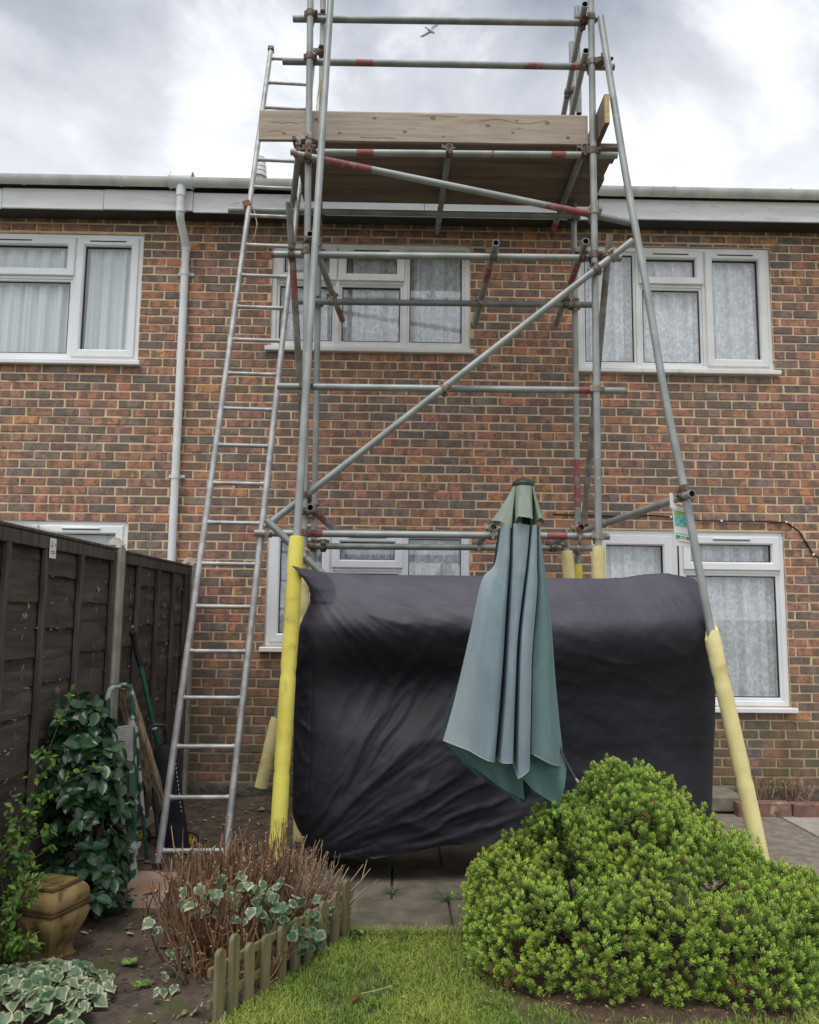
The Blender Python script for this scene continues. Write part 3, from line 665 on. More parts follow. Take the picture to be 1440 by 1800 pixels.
for i, (nm, p, q_, bands, mt) in enumerate(TUBES):
    if i in TRF: p, q_ = TRF[i]
    p = Vector(p); q_ = Vector(q_)
    g = G()
    if i == 6:
        base = [Vector(x) for x in RK]; pts = []
        for k in range(len(base)-1):
            for s in range(4):
                t = s/4; p0, p1, p2, p3 = base[max(k-1, 0)], base[k], base[k+1], base[min(k+2, len(base)-1)]
                pts.append(.5*((2*p1)+(p2-p0)*t+(2*p0-5*p1+4*p2-p3)*t*t+(3*p1-p0-3*p2+p3)*t**3))
        pts.append(base[-1]); mis = [0]*(len(pts)-1); q_ = base[-1]
    else:
        ts = sorted({0.0, 1.0, *[b for bb in bands for b in bb]}); pts = [p.lerp(q_, t) for t in ts]
        mis = [1 if any(a <= (s0+s1)/2 <= b for a, b in bands) else 0 for s0, s1 in zip(ts, ts[1:])]
    g.tube(pts, RT, 16, hollow=.004, mis=mis, ovr=2)
    lab = {'weathered': 'weathered'}.get(mt, 'galv')
    if i in (7, 8, 13, 14, 15, 16, 17, 18, 23): lab = 'galvd' if mt == 'galv' else lab
    o = g.build(nm, [lab, 'redpaint', 'dark'], tower, smooth=40)
    tubes.append((p, q_, o))
def closest(p1, q1, p2, q2):
    d1, d2, r = q1-p1, q2-p2, p1-p2
    a, e_, f, c_, b = d1.dot(d1), d2.dot(d2), d2.dot(r), d1.dot(r), d1.dot(d2)
    den = a*e_-b*b; s = max(0, min(1, (b*f-c_*e_)/den)) if den > 1e-9 else 0
    t = max(0, min(1, (b*s+f)/e_)); s = max(0, min(1, (b*t-c_)/a))
    return p1+d1*s, p2+d2*t
def coupler(p1, d1, p2, d2, light):
    g = G(); d1 = d1.normalized(); d2 = d2.normalized(); ax = p2-p1
    n = ax.normalized() if ax.length > .01 else d1.cross(d2).normalized()
    for (p, d, sg) in ((p1, d1, 1), (p2, d2, -1)):
        u = n*sg; v = d.cross(u).normalized(); u = v.cross(d)
        hw = .024; rr = .031
        g.tube([p-d*hw, p-d*hw*.75, p+d*hw*.75, p+d*hw], [rr*.97, rr, rr, rr*.97], 14)
        bp = p+v*.038-u*.004                                        # lug, T bolt and nut on one side, hinge on the other
        g.obox(bp, u, v, d, .011, .014, hw*.9, ch=.003)
        g.tube([bp-u*.030+v*.006, bp+u*.034+v*.006], .0065, 6); g.tube([bp-u*.024+v*.006, bp-u*.011+v*.006], .0125, 6)
        g.tube([p-v*.036-d*hw*.8, p-v*.036+d*hw*.8], .009, 8)
    g.obox((p1+p2)/2, n, d1, n.cross(d1), .018, .022, .022, ch=.004)
    return g.build('coupler', 'couplerl' if light else 'coupler', tower, smooth=40)
rnd = random.Random(5); cps = []
for i in range(len(tubes)):
    for j in range(i+1, len(tubes)):
        a, b = tubes[i], tubes[j]
        d1, d2 = a[1]-a[0], b[1]-b[0]
        if abs(d1.normalized().dot(d2.normalized())) > .985: continue
        segs = [(a[0], a[1])]
        if i == 6: segs = [(Vector(x), Vector(y)) for x, y in zip(RK, RK[1:])]
        if j == 6: continue
        for (s0, s1) in segs:
            p1, p2 = closest(s0, s1, b[0], b[1])
            if (p1-p2).length < .088 and not any((p1-c_).length < .05 for c_ in cps):
                cps.append(p1); coupler(p1, s1-s0, p2, d2, rnd.random() < .4)
coupler(Vector((1.403, -1.4, 5.476)), Vector((.1, 0, 1)), Vector((1.45, -1.46, 5.47)), Vector((.1, -.2, -1)), False)
# joints in the standards, reveal couplers hanging free on the left hand poles
for (x, y, z) in ((-.688, -.5, 6.49), (-.693, -.5, 6.17), (-.575, -.5, 2.04)):
    coupler(Vector((x, y, z)), Vector((0, 0, 1)), Vector((x+.01, y-.05, z-.04)), Vector((1, .1, 0)), False)
def sleeve(parent, pts, r, mat, ragged=False, seed=0):
    g = G(); n = 18; pts = [Vector(p) for p in pts]; full = []
    for a, b in zip(pts, pts[1:]):
        k = max(2, int((b-a).length/.035))
        full += [a.lerp(b, s/k) for s in range(k)]
    full.append(pts[-1]); P = []
    for i, p in enumerate(full):
        d = (full[min(i+1, len(full)-1)]-full[max(i-1, 0)]).normalized(); u = d.cross(Vector((0, 1, 0))).normalized(); v = d.cross(u); row = []
        seam = .0045 if (i % 15 == 7) else 0
        for j in range(n):
            a = 2*math.pi*j/n; rr = r*(1+.055*nz(i*.11, math.cos(a)*1.3+seed, math.sin(a)*1.3)+.03*nz(i*.5, a, seed))-seam
            if j == 11: rr *= .93
            if i == 0: rr *= .93
            q2 = p+(u*math.cos(a)+v*math.sin(a))*rr
            if ragged and i < 6: q2 = q2-d*(.10*max(0, math.cos(a+.9))**3 - .05*max(0, math.cos(a+3.2))**2)*(1-i/6)
            row.append(q2)
        P.append(row)
    P = [[P[i][j] for i in range(len(P))] for j in range(n)]
    g.grid(P, closeu=True)
    top = [P[j][0] for j in range(n)]; ctr = full[0]; d = (full[1]-full[0]).normalized()
    for ring, dd in ((top, 0.004), ([P[j][-1] for j in range(n)], -.004)):
        c0 = sum((Vector(x) for x in ring), Vector())/n; g.add(ring+[c0+(x-c0)*.62 for x in ring], [(j, (j+1) % n, n+(j+1) % n, n+j) for j in range(n)])
    return g.build('foam_sleeve', mat, parent, smooth=60)
pt = lambda i, z: tubes[i][0].lerp(tubes[i][1], (tubes[i][0].z-z)/(tubes[i][0].z-tubes[i][1].z))
sleeve(tubes[5][2], [pt(5, z) for z in (1.945, 1.3, .7, .01)], .0455, 'yfoam', seed=1)
sleeve(tubes[0][2], [pt(0, z) for z in (1.88, 1.0, .05)], .043, 'pfoam', seed=2)
sleeve(tubes[1][2], [pt(1, z) for z in (1.965, 1.0, .05)], .043, 'pfoam', seed=3)
sleeve(tubes[3][2], [pt(3, z) for z in (1.895, 1.0, .05)], .032, 'yfoam', seed=4)
sleeve(tubes[6][2], [(1.839, -2.081, 1.418), (1.885, -2.13, 1.08), (1.933, -2.174, .757), (2.028, -2.276, .03)], .0455, 'pfoam', True, 5)
sleeve(tubes[33][2], [tubes[33][0].lerp(tubes[33][1], t) for t in (.70, .85, 1.012)], .046, 'pfoam', seed=6)
sleeve(tubes[34][2], [tubes[34][0].lerp(tubes[34][1], t) for t in (.055, .5, .98)], .046, 'pfoam', seed=7)
# platform boards laid along the tower, then the toe boards on edge
for k in range(4):
    g = G(); y0 = -1.312+k*.222; xa, xb = -.80+random.uniform(-.012, .012), 1.575+random.uniform(-.012, .012)
    P = []
    g.box(xa, xb, y0+.002, y0+.217, 4.872+k*.001, 4.910+k*.001, ch=.004); g.build('platform_board', 'boardd', tower)
def plank(name, mats, parent, x0, x1, y0, y1, z0, z1, zt=0):
    g = G(); n = 24; P = []
    for i in range(n+1):
        t = i/n; x = lerp(x0, x1, t); dz = .004*nz(x*2, 3)+zt*t
        P.append([(x, y0+.002*nz(x*3, 7), z0+.004+dz), (x, y0, z0+dz+.012), (x, y0, z1+dz-.012+.003*nz(x*7, 1)), (x, y0+.005, z1+dz+.003*nz(x*7, 1)), (x, y1-.005, z1+dz+.003*nz(x*7, 1)), (x, y1, z1+dz-.01), (x, y1, z0+dz+.01), (x, y1-.005, z0+dz+.004)])
    P = [r_+[r_[0]] for r_ in P]
    g.grid(P); g.add(P[0][:8], [tuple(range(8))]); g.add(P[-1][:8], [tuple(range(8))[::-1]])
    return g.build(name, mats, parent)
tbf = plank('toe_board', 'board', tower, -1.032, 1.345, -1.335, -1.297, 4.866, 5.098, .012)
g = G(); rk = random.Random(8)
for (x, z, r_) in ((-.62, 5.03, .012), (-.45, 4.93, .008), (-.2, 5.05, .009), (.02, 4.95, .011), (.22, 5.06, .014), (.30, 4.92, .007), (.62, 5.01, .012), (.80, 4.96, .008), (.83, 5.055, .007), (1.05, 5.04, .012), (1.2, 4.93, .009), (-.85, 4.92, .009)):
    g.add([(x+r_*1.5*math.cos(k*.6283)*rk.uniform(.8, 1.2), -1.3362+.002*nz(x*3, 7), z+r_*math.sin(k*.6283)*rk.uniform(.8, 1.2)) for k in range(10)], [tuple(range(10))])
for (x0, z0, ln) in ((.55, 5.045, .5), (-.3, 4.90, .25), (-.95, 5.0, .2), (.1, 5.075, .3), (-.98, 4.93, .12)):
    P_ = [(x0+ln*i/14, z0+.012*nz(x0+i*.25, z0*9)+.012*math.sin(i*.5)*(ln > .4)) for i in range(15)]
    for (a_, b_) in zip(P_, P_[1:]): g.add([(a_[0], -1.3365, a_[1]-.0016), (b_[0], -1.3365, b_[1]-.0016), (b_[0], -1.3365, b_[1]+.0016), (a_[0], -1.3365, a_[1]+.0016)], [(0, 1, 2, 3)])
g.build('knots', 'knot', tbf)
g = G(); g.box(1.398, 1.434, -1.597, -.45, 4.878, 5.098, ch=.004); tb = g.build('toe_board', 'boardd', tower); tb['label'] = 'short side toe board with a pale sawn end'
g = G(); g.box(1.399, 1.433, -1.6035, -1.5985, 4.882, 5.094); g.build('sawn_end', 'boardy', tb)
for (pts) in ([(-1.181, -.6, 4.70), (-1.150, -.62, 4.58), (-1.165, -.62, 4.486), (-1.20, -.6, 4.43)], [(-.85, -.58, 4.72), (-.832, -.58, 4.6), (-.84, -.58, 4.5), (-.87, -.57, 4.42)], [(-.69, -.53, 5.90), (-.706, -.55, 5.69), (-.706, -.55, 5.60), (-.67, -.55, 5.588), (-.655, -.55, 5.6)], [(-.68, -.53, 5.90), (-.69, -.55, 5.69), (-.688, -.55, 5.60)]):
    g = G(); g.tube(pts, .005, 6); g.build('rope', 'rope', tower, smooth=60)
g = G(); g.obox((-1.245, -.585, 4.76), (1, 0, .4), (0, 1, 0), (-.4, 0, 1), .03, .026, .03, ch=.008); g.build('tube_clip', 'clip', tower)

# ladder
LA, LB = Vector((-1.36, -1.9, 0.0)), Vector((-1.178, -.11, 6.457)); RX = Vector((.383, 0.02, 0))
lad = thing('ladder', 'long aluminium ladder leaning against the left side of the scaffold', 'ladder', (-1.17, -1.9, 0))
ld = (LB-LA).normalized()
for s in (0, 1):
    a, b = LA+RX*s, LB+RX*s; g = G(); g.tube([a, b], .0215, 14, hollow=.003); o = g.build('stile', 'alu', lad, smooth=40)
    g = G(); g.obox(b+ld*.008, (1, 0, 0), ld.cross(Vector((1, 0, 0))), ld, .025, .027, .025, ch=.006); g.build('end_cap', 'black', o)
    g = G(); g.obox(a+ld*.02, (1, 0, 0), ld.cross(Vector((1, 0, 0))), ld, .027, .03, .03, ch=.006); g.build('foot', 'black', o)
for i in range(23):
    a = LA.lerp(LB, .017+.044*i); g = G(); g.tube([a+RX*.03, a+RX*.97], .0145, 10); g.tube([a+RX*.055, a+RX*.085], .018, 10); g.tube([a+RX*.915, a+RX*.945], .018, 10); g.build('rung', 'alu', lad, smooth=40)

# inspection tag on the link tube
tg = thing('inspection_tag', 'white scaffold inspection tag with green print hanging by the right raking pole', 'sign', (1.745, -1.90, 1.93))
def tagp(u, v, y=0): return (1.691+.110*u+.012*(1-v), -1.902+y, 1.935+.322*v-.020*u)
def tquad(nm, mt, u0, u1, v0, v1, y):
    g = G(); g.add([tagp(u0, v0, y), tagp(u1, v0, y), tagp(u1, v1, y), tagp(u0, v1, y), tagp(u0, v0, y+.0012), tagp(u1, v0, y+.0012), tagp(u1, v1, y+.0012), tagp(u0, v1, y+.0012)],
        [(0, 1, 2, 3), (7, 6, 5, 4), (0, 4, 5, 1), (2, 6, 7, 3), (1, 5, 6, 2), (0, 3, 7, 4)]); return g.build(nm, mt, tg)
g = G()
def ext(poly, y0, y1):
    n = len(poly); g.add([tagp(u, v, y0) for u, v in poly]+[tagp(u, v, y1) for u, v in poly], [tuple(range(n)), tuple(range(n, 2*n))[::-1]]+[(i, n+i, n+(i+1) % n, (i+1) % n) for i in range(n)])
ext([(.04, 0), (.96, 0), (1, .02), (1, .70), (.0, .70), (0, .02)], 0, .004)
g.build('plate', 'tag', tg)
g = G(); ext([(-.09, .70), (-.12, .73), (-.12, 1.0), (.06, 1.0), (.08, .84), (.2, .78), (.5, .76), (.5, .70)], -.002, .005); ext([(.5, .70), (.5, .76), (.75, .775), (.9, .82), (.92, .95), (1.02, .95), (1.02, .72), (.98, .70)], -.002, .005); g.build('hook_holder', 'tag', tg)
tquad('header_band', 'tyel', .06, .94, .625, .675, -.0016); tquad('notes_panel', 'tcyan', .06, .94, .40, .618, -.0016)
for v in (.385, .24): tquad('rule', 'tgreen', .06, .94, v, v+.006, -.0016)
g = G()
for v0, v1, u0, u1 in ((.15, .205, .07, .33), (.15, .205, .66, .95), (.185, .20, .36, .62), (.155, .165, .38, .6), (.12, .135, .07, .2)):
    g.add([tagp(u0, v0, -.002), tagp(u1, v0, -.002), tagp(u1, v1, -.002), tagp(u0, v1, -.002)], [(0, 1, 2, 3)])
g.build('print', 'tgreen', tg)
g = G(); rnd = random.Random(3)
for k in range(26):
    u = rnd.uniform(.1, .8); v = .425+.028*(k % 7); uu = u+rnd.uniform(.03, .12); g.add([tagp(u, v, -.002), tagp(uu, v, -.002), tagp(uu, v+.011, -.002), tagp(u, v+.011, -.002)], [(0, 1, 2, 3)])
g.build('small_print', 'tgreen', tg)
tquad('red_rule', 'tred', .22, .8, .085, .097, -.0016)

# ------------------------------------------------------------------ covered garden swing
CT = [(-.653, 1.758), (-.609, 1.766), (-.466, 1.75), (-.193, 1.737), (.524, 1.739), (.901, 1.73), (1.348, 1.732), (1.555, 1.762), (1.693, 1.77), (1.803, 1.748), (1.94, 1.715)]
CB = [(-.6, .30), (-.53, .19), (-.459, .137), (-.158, .133), (.095, .178), (.223, .203), (.446, .214), (.989, .239), (1.813, .34)]
CLx = [(.147, -.56), (.333, -.600), (.774, -.606), (1.226, -.610), (1.423, -.585), (1.56, -.53), (1.64, -.53), (1.71, -.575), (1.765, -.635)]
CRx = [(.3, 1.89), (.408, 1.905), (.793, 1.94), (1.119, 1.96), (1.384, 1.955), (1.53, 1.94), (1.618, 1.925), (1.70, 1.895), (1.762, 1.84)]
sm = lambda a, b, x: (lambda t: t*t*(3-2*t))(max(0, min(1, (x-a)/(b-a))))
def rdg(v): return (1-min(1, abs(v)*2.2))**1.6
def wrinkle(x, z):
    d = -.17*math.exp(-((x-.05)/.48)**2-((z-1.10)/.25)**2)
    d -= .085*sm(1.52, 1.0, z)*(1-sm(.75, .35, z)*.8)
    d += .03*math.exp(-((x-1.25)/.55)**2-((z-1.35)/.3)**2)
    d += .06*math.exp(-((x+.05)/.42)**2-((z-.66)/.25)**2)
    d -= .07*math.exp(-((x-.75)/.35)**2-((z-.45)/.25)**2)
    dx, dz = x+.62, z-.06; r = math.hypot(dx, dz); a = math.atan2(dz, dx)
    mk = sm(.1, .45, r)*(1-sm(1.2, 1.9, r))*sm(.02, .2, a)*(1-sm(1.0, 1.35, a))
    d += mk*(.019*rdg(nz(a*4.0+.35*nz(r*2.2, a*2), r*1.1, 1))+.011*rdg(nz(a*10+.45*nz(r*3, a*3, 8), r*2.0, 5))+.006*rdg(nz(a*21+.6*nz(r*4, a*3, 4), r*3.4, 6))-.012)
    d += .007*rdg(nz(a*16+.4*nz(r*5, 3), r*2.5, 9))*sm(.06, .15, r)*(1-sm(.45, .8, r))
    dx, dz = x+.60, z-1.77; r = math.hypot(dx, dz); a = math.atan2(-dz, dx)
    mk = sm(.05, .2, r)*(1-sm(.7, 1.5, r))*sm(.06, .2, a)*(1-sm(.75, 1.2, a))
    d += mk*(.013*rdg(nz(a*6+.6*nz(r*3, a*2), r*1.6, 11))+.005*rdg(nz(a*15+.6*nz(r*4, a*3), r*2, 15)))
    d += .005*rdg(nz(x*3+z*7, z*5-x*1.5, 21))*sm(-.2, .4, x)*(.35+.65*math.exp(-((z-1.35)/.3)**2))
    d += .008*nz(x*7, z*16, 31)*sm(1.42, 1.6, z)+.006*rdg(nz(x*13+z*4, z*6, 37))*sm(1.4, 1.6, z)*sm(.6, 1.2, x)
    d += (.028*rdg(nz(x*9, z*7, 41))+.010*nz(x*24, z*18, 43))*math.exp(-((x+.57)/.07)**2)
    d -= .007*math.exp(-((z-1.555-.01*x)/.007)**2)+.006*math.exp(-((x+.49)/.006)**2)*(1-sm(1.2, 1.4, z))
    d += .012*nz(x*2.2, z*2.2, 51)+.003*nz(x*11, z*11, 53)
    d += .0018*rdg(nz(x*11-z*8, x*3+z*5, 61))+.0013*rdg(nz(x*9+z*16, z*9-x*4, 67))
    return d
YC, HD = -1.775, .315
def cov(u, v, back=False):
    xn = lerp(-.61, 1.84, u); zb, zt = pl(CB, xn), pl(CT, xn); z = lerp(zb, zt, v); x = lerp(pl(CLx, z), pl(CRx, z), u)
    fu = max(0, 1-abs(2*u-1)**9)**.45; fv = 1-.93*sm(.76, 1.03, v)**1.25 if v < .95 else (1-.93*sm(.76, 1.03, v)**1.25)*max(0, 1-((v-.95)/.05)**2.5)**.5
    y = HD*fu*fv
    if back: return (x, YC+y*.9+.03*nz(x*2, z*2, 9)*fu*fv, z)
    y = -y-wrinkle(x, z)*fu*(.25+.75*fv)
    tip = max(0, 1-u/.07)*max(0, (v-.80)/.2)
    drape = .05*(1-sm(0, .25, v))*nz(x*3.3, 2)
    return (x+.035*tip, YC+y-.40*tip**1.2+drape*fu, z)
us = [.5-.5*math.cos(math.pi*i/250)*(1-.0) if False else (lambda t: .5+.5*math.copysign(1-(1-abs(2*t-1))**1.35, 2*t-1))(i/250) for i in range(251)]
vs_ = [1-(1-i/165)**1.25 for i in range(166)]
def sky_tone(u, v):        # sky light on the top put into the cover colour, black below
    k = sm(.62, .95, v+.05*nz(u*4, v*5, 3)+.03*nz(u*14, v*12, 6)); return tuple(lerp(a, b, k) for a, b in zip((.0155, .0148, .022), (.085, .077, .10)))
g = G(); g.grid([[cov(u, v) for v in vs_] for u in us], cols=[[sky_tone(u, v) for v in vs_] for u in us]); bv = vs_[::6]+[1.0]; g.grid([[cov(u, v, True) for v in bv] for u in us[::10]], cols=[[sky_tone(u, v) for v in bv] for u in us[::10]])
swing = thing('covered_garden_swing', 'garden swing seat wrapped in a wrinkled black nylon cover beneath the scaffold', 'garden swing', (.6, -1.8, 0))
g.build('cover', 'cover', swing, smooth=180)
g = G(); P = []
for i in range(26):
    row = []
    for j in range(30):
        s, t = i/25, j/29; x = lerp(1.70, 1.935-.05*t**3*0, s)*1.0; z = lerp(1.735-.26*s**2.2, 1.32+.02*s, t)
        row.append((x+.010*nz(s*9, t*12), -1.70-.05*math.sin(s*3.1)-.03*rdg(nz(s*4, t*7, 3)), z+.01*nz(s*7, 2)))
    P.append(row)
g.grid(P, cols=[[(.02, .019, .027)]*30 for _ in P]); g.build('hanging_flap', 'cover', swing, smooth=180)
for x in (-.45, 1.68):
    for y in (-1.93, -1.68):
        g = G(); g.tube([(x, y, 0), (x, y, .6)], .019, 10); g.build('leg', 'black', swing, smooth=40)
g = G(); g.box(-.45, 1.68, -1.9, -1.72, .55, .60, ch=.01); g.build('seat_base', 'black', swing)

# ------------------------------------------------------------------ folded parasol
PAR = {'L': [[.505, 1.937], [.476, 1.749], [.414, 1.665], [.362, 1.424], [.292, 1.116], [.234, .906]], 'a': [[.508, 1.935], [.486, 1.749], [.444, 1.609], [.402, 1.388], [.368, 1.116], [.35, .878]],
 'b': [[.519, 1.933], [.509, 1.75], [.49, 1.61], [.462, 1.389], [.434, 1.117], [.412, .852]], 'V1': [[.549, 1.928], [.542, 1.75], [.532, 1.61], [.518, 1.39], [.498, 1.118], [.473, .833]],
 'c': [[.58, 1.929], [.565, 1.75], [.553, 1.611], [.541, 1.39], [.526, 1.118], [.512, .829]], 'V2': [[.637, 1.92], [.621, 1.751], [.602, 1.611], [.575, 1.39], [.561, 1.118], [.552, .767]],
 'd': [[.647, 1.92], [.64, 1.751], [.625, 1.611], [.601, 1.39], [.592, 1.119], [.589, .794]], 'e': [[.665, 1.921], [.657, 1.751], [.644, 1.612], [.627, 1.391], [.618, 1.119], [.616, .806]],
 'V3': [[.669, 1.921], [.666, 1.752], [.663, 1.612], [.637, 1.327], [.629, 1.119], [.622, .864]], 'f': [[.681, 1.921], [.692, 1.752], [.705, 1.612], [.717, 1.392], [.719, 1.12], [.725, .824]],
 'R': [[.69, 1.93], [.715, 1.752], [.737, 1.613], [.758, 1.392], [.779, 1.12], [.811, .79]]}
sh_ = lambda k, d: [[p[0]+d*(.5+.5*i/5), p[1]+.006] for i, p in enumerate(PAR[k])]
PAR['b2'] = sh_('V1', -.014); PAR['c'] = sh_('V1', .013); PAR['c2'] = sh_('V2', -.012); PAR['d'] = sh_('V2', .011); PAR['c2'][5][1] = .838; PAR['V2'] = PAR['V2'][:5]+[[.552, .842]]; PAR['d'][5][1] = .770; PAR['V1'] = PAR['V1'][:5]+[[.473, .85]]; PAR['b2'][5][1] = .838; PAR['c'][5][1] = .836; PAR['e2'] = sh_('V3', -.006); PAR['e2'][5][1] = .812; PAR['f0'] = sh_('V3', .012)
KEY = ['L', 'a', 'b', 'b2', 'V1', 'c', 'c2', 'V2', 'd', 'e2', 'V3', 'f0', 'f', 'R']
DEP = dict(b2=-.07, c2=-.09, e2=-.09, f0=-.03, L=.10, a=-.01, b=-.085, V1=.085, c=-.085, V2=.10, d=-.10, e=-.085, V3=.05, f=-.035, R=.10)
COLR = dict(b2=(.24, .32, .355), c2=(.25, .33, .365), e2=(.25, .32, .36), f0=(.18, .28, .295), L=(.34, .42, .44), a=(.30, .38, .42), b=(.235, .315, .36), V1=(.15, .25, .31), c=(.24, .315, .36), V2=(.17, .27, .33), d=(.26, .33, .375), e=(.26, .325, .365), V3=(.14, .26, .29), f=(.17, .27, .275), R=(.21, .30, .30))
PY = -2.98
def cat(a, b, c, d, t): return .5*((2*b)+(c-a)*t+(2*a-5*b+4*c-d)*t*t+(3*b-a-3*c+d)*t**3)
def spl(L, s):
    n = len(L)-1; k = min(int(s*n), n-1); t = s*n-k; A = lambda i: L[max(0, min(n, i))]
    return tuple(cat(A(k-1)[c], A(k)[c], A(k+1)[c], A(k+2)[c], t) for c in range(len(L[0])))
NL = 48
colm = {k: [(*(lambda q: (q[0], PY+DEP[k]*(.42+.58*min(1, s/NL*1.3)), q[1]))(spl(PAR[k], s/NL)),) for s in range(NL+1)] for k in KEY}
par = thing('parasol', 'folded blue green garden parasol with faded hanging fabric and a dark pole', 'parasol', (.79, -2.9, 0))
g = G(); P = []; CC = []; SUB = 7
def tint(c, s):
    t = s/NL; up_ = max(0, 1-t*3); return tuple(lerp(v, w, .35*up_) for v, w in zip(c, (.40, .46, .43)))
for i in range(len(KEY)-1):
    for b in range(SUB+(i == len(KEY)-2)):
        t = b/SUB; row = []; cr_ = []
        for s in range(NL+1):
            A = lambda k: colm[KEY[max(0, min(len(KEY)-1, k))]][s]
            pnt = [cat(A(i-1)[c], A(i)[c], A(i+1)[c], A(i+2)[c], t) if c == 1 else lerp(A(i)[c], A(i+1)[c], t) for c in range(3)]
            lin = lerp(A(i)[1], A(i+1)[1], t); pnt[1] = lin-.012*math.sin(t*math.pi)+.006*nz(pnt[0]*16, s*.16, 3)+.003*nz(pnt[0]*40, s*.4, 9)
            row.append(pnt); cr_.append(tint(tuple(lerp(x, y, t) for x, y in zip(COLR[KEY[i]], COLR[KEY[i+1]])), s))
        P.append(row); CC.append(cr_)
g.grid(P, cols=CC); hem = [r_[-1] for r_ in P]
g.build('canopy', 'canvas', par, smooth=38)
g = G(); g.tube([(h[0], h[1]-.001, h[2]) for h in hem[::2]], .0022, 5); g.c = [(.36, .43, .43)]*len(g.v); g.build('hem', 'canvas', par, smooth=60)
LIN = [(.234, .906), (.30, .83), (.398, .735), (.525, .648), (.606, .606), (.645, .60), (.668, .645), (.715, .632), (.775, .605), (.80, .68), (.818, .79)]
g = G(); P = []; CC = []
for i in range(73):
    u = i/72; x0 = lerp(.505, .69, u); xb = pl([(k/10, p[0]) for k, p in enumerate(LIN)], u); zb = pl([(k/10, p[1]) for k, p in enumerate(LIN)], u); row = []; cr_ = []
    for s in range(25):
        t = s/24; a = pl([(k/5, p[0]) for k, p in enumerate(PAR['L'])], t); b = pl([(k/5, p[0]) for k, p in enumerate(PAR['R'])], t)
        x = lerp(lerp(a, b, u), xb, sm(.7, 1, t)); row.append((x, PY+.15+.05*math.sin(u*3.1)+.035*math.sin(u*25+.8*math.sin(t*2))*(.3+.7*t)*math.sin(u*3.14), lerp(1.93, zb, t)))
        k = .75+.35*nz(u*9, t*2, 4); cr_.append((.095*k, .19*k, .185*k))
    P.append(row); CC.append(cr_)
g.grid(P, cols=CC); g.build('lining', 'canvas', par, smooth=180)
# two inner panels seen below the front hem
for (pp) in ([(.26, .93), (.606, .86), (.63, .622), (.50, .69), (.37, .785)], [(.56, .90), (.80, .84), (.815, .78), (.778, .61), (.655, .69), (.60, .745)]):
    g = G(); c0 = (sum(p[0] for p in pp)/len(pp), sum(p[1] for p in pp)/len(pp)); P = []; n = len(pp)*8
    for i in range(n):
        k = i//8; t = (i % 8)/8; a, b = pp[k], pp[(k+1) % len(pp)]; ex, ez = lerp(a[0], b[0], t), lerp(a[1], b[1], t)
        P.append([(lerp(c0[0], ex, s), (PY+.13 if pp[0][0] < .3 else PY+.05)+.018*math.sin(lerp(c0[0], ex, s)*46+lerp(c0[1], ez, s)*17)+.01*s, lerp(c0[1], ez, s)) for s in (0.02, .3, .6, .85, 1)])
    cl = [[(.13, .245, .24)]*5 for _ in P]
    g.grid(P, cols=cl, closeu=True); g.build('inner_panel', 'canvas', par, smooth=180)
# vent flap under the cap: scalloped cone
fr = [(.458, 1.956), (.491, 1.948), (.515, 1.932), (.542, 1.91), (.561, 1.905), (.566, 1.957), (.585, 1.96), (.608, 1.958), (.641, 1.951), (.655, 1.93), (.668, 1.95), (.679, 1.959), (.70, 1.955), (.715, 1.94)]
fd = [.06, .0, -.03, -.04, .03, -.075, -.085, -.085, -.07, .03, -.05, -.06, -.02, .05]
hemf = [Vector((x, PY+d, z)) for (x, z), d in zip(fr, fd)]; bk = [Vector((lerp(.715, .458, t), PY+.07+.05*math.sin(t*math.pi), 1.945+.012*math.sin(t*19))) for t in np.linspace(.08, .92, 8)]
loop = hemf+bk; n = len(loop); g = G(); P = []; CC = []
for i in range(n*4):
    k = i//4; t = (i % 4)/4; h = Vector(spl([tuple(v) for v in loop+[loop[0]]], (k+t)/n)); ang = math.atan2(h.y-PY+.0, h.x-.607)
    tp = Vector((.607+.05*math.cos(ang), PY+.05*math.sin(ang), 2.124)); row = []; cr_ = []
    for s in range(13):
        w_ = s/12; p = tp.lerp(h, w_**1.25); p.z = lerp(tp.z, h.z, w_); p.y = lerp(p.y, lerp(tp.y, h.y, w_), .5); row.append(p); q2 = .9+.2*nz(ang*2, w_*2); cr_.append((.36*q2, .42*q2, .37*q2) if nz(ang*1.6, w_, 7) < .15 else (.33*q2, .40*q2, .30*q2))
    P.append(row); CC.append(cr_)
g.grid(P, cols=CC, closeu=True); g.build('vent_flap', 'canvas', par, smooth=180)
g = G(); g.tube([(.607, PY, 2.116), (.607, PY, 2.121), (.607, PY, 2.131), (.607, PY, 2.137), (.607, PY, 2.15), (.607, PY, 2.158)], [.05, .0545, .0545, .050, .034, .012], 24); g.build('cap', 'black', par, smooth=35)
g = G(); g.tube([(.612, PY+.03, 2.12), (.71, -2.90, 1.0), (.795, -2.86, 0)], .019, 12); g.build('pole', 'ppole', par, smooth=60)
g = G(); g.tube([(.76, PY+.10, .95), (.805, PY+.05, .83), (.846, PY, .748)], .006, 6); rb = g.build('rib', 'black', par, smooth=60)
g = G(); g.tube([(.843, PY, .756), (.846, PY, .750), (.851, PY, .743), (.855, PY, .736), (.857, PY, .733)], [.003, .006, .0075, .006, .002], 10); g.build('rib_tip', 'greyp', rb, smooth=180)

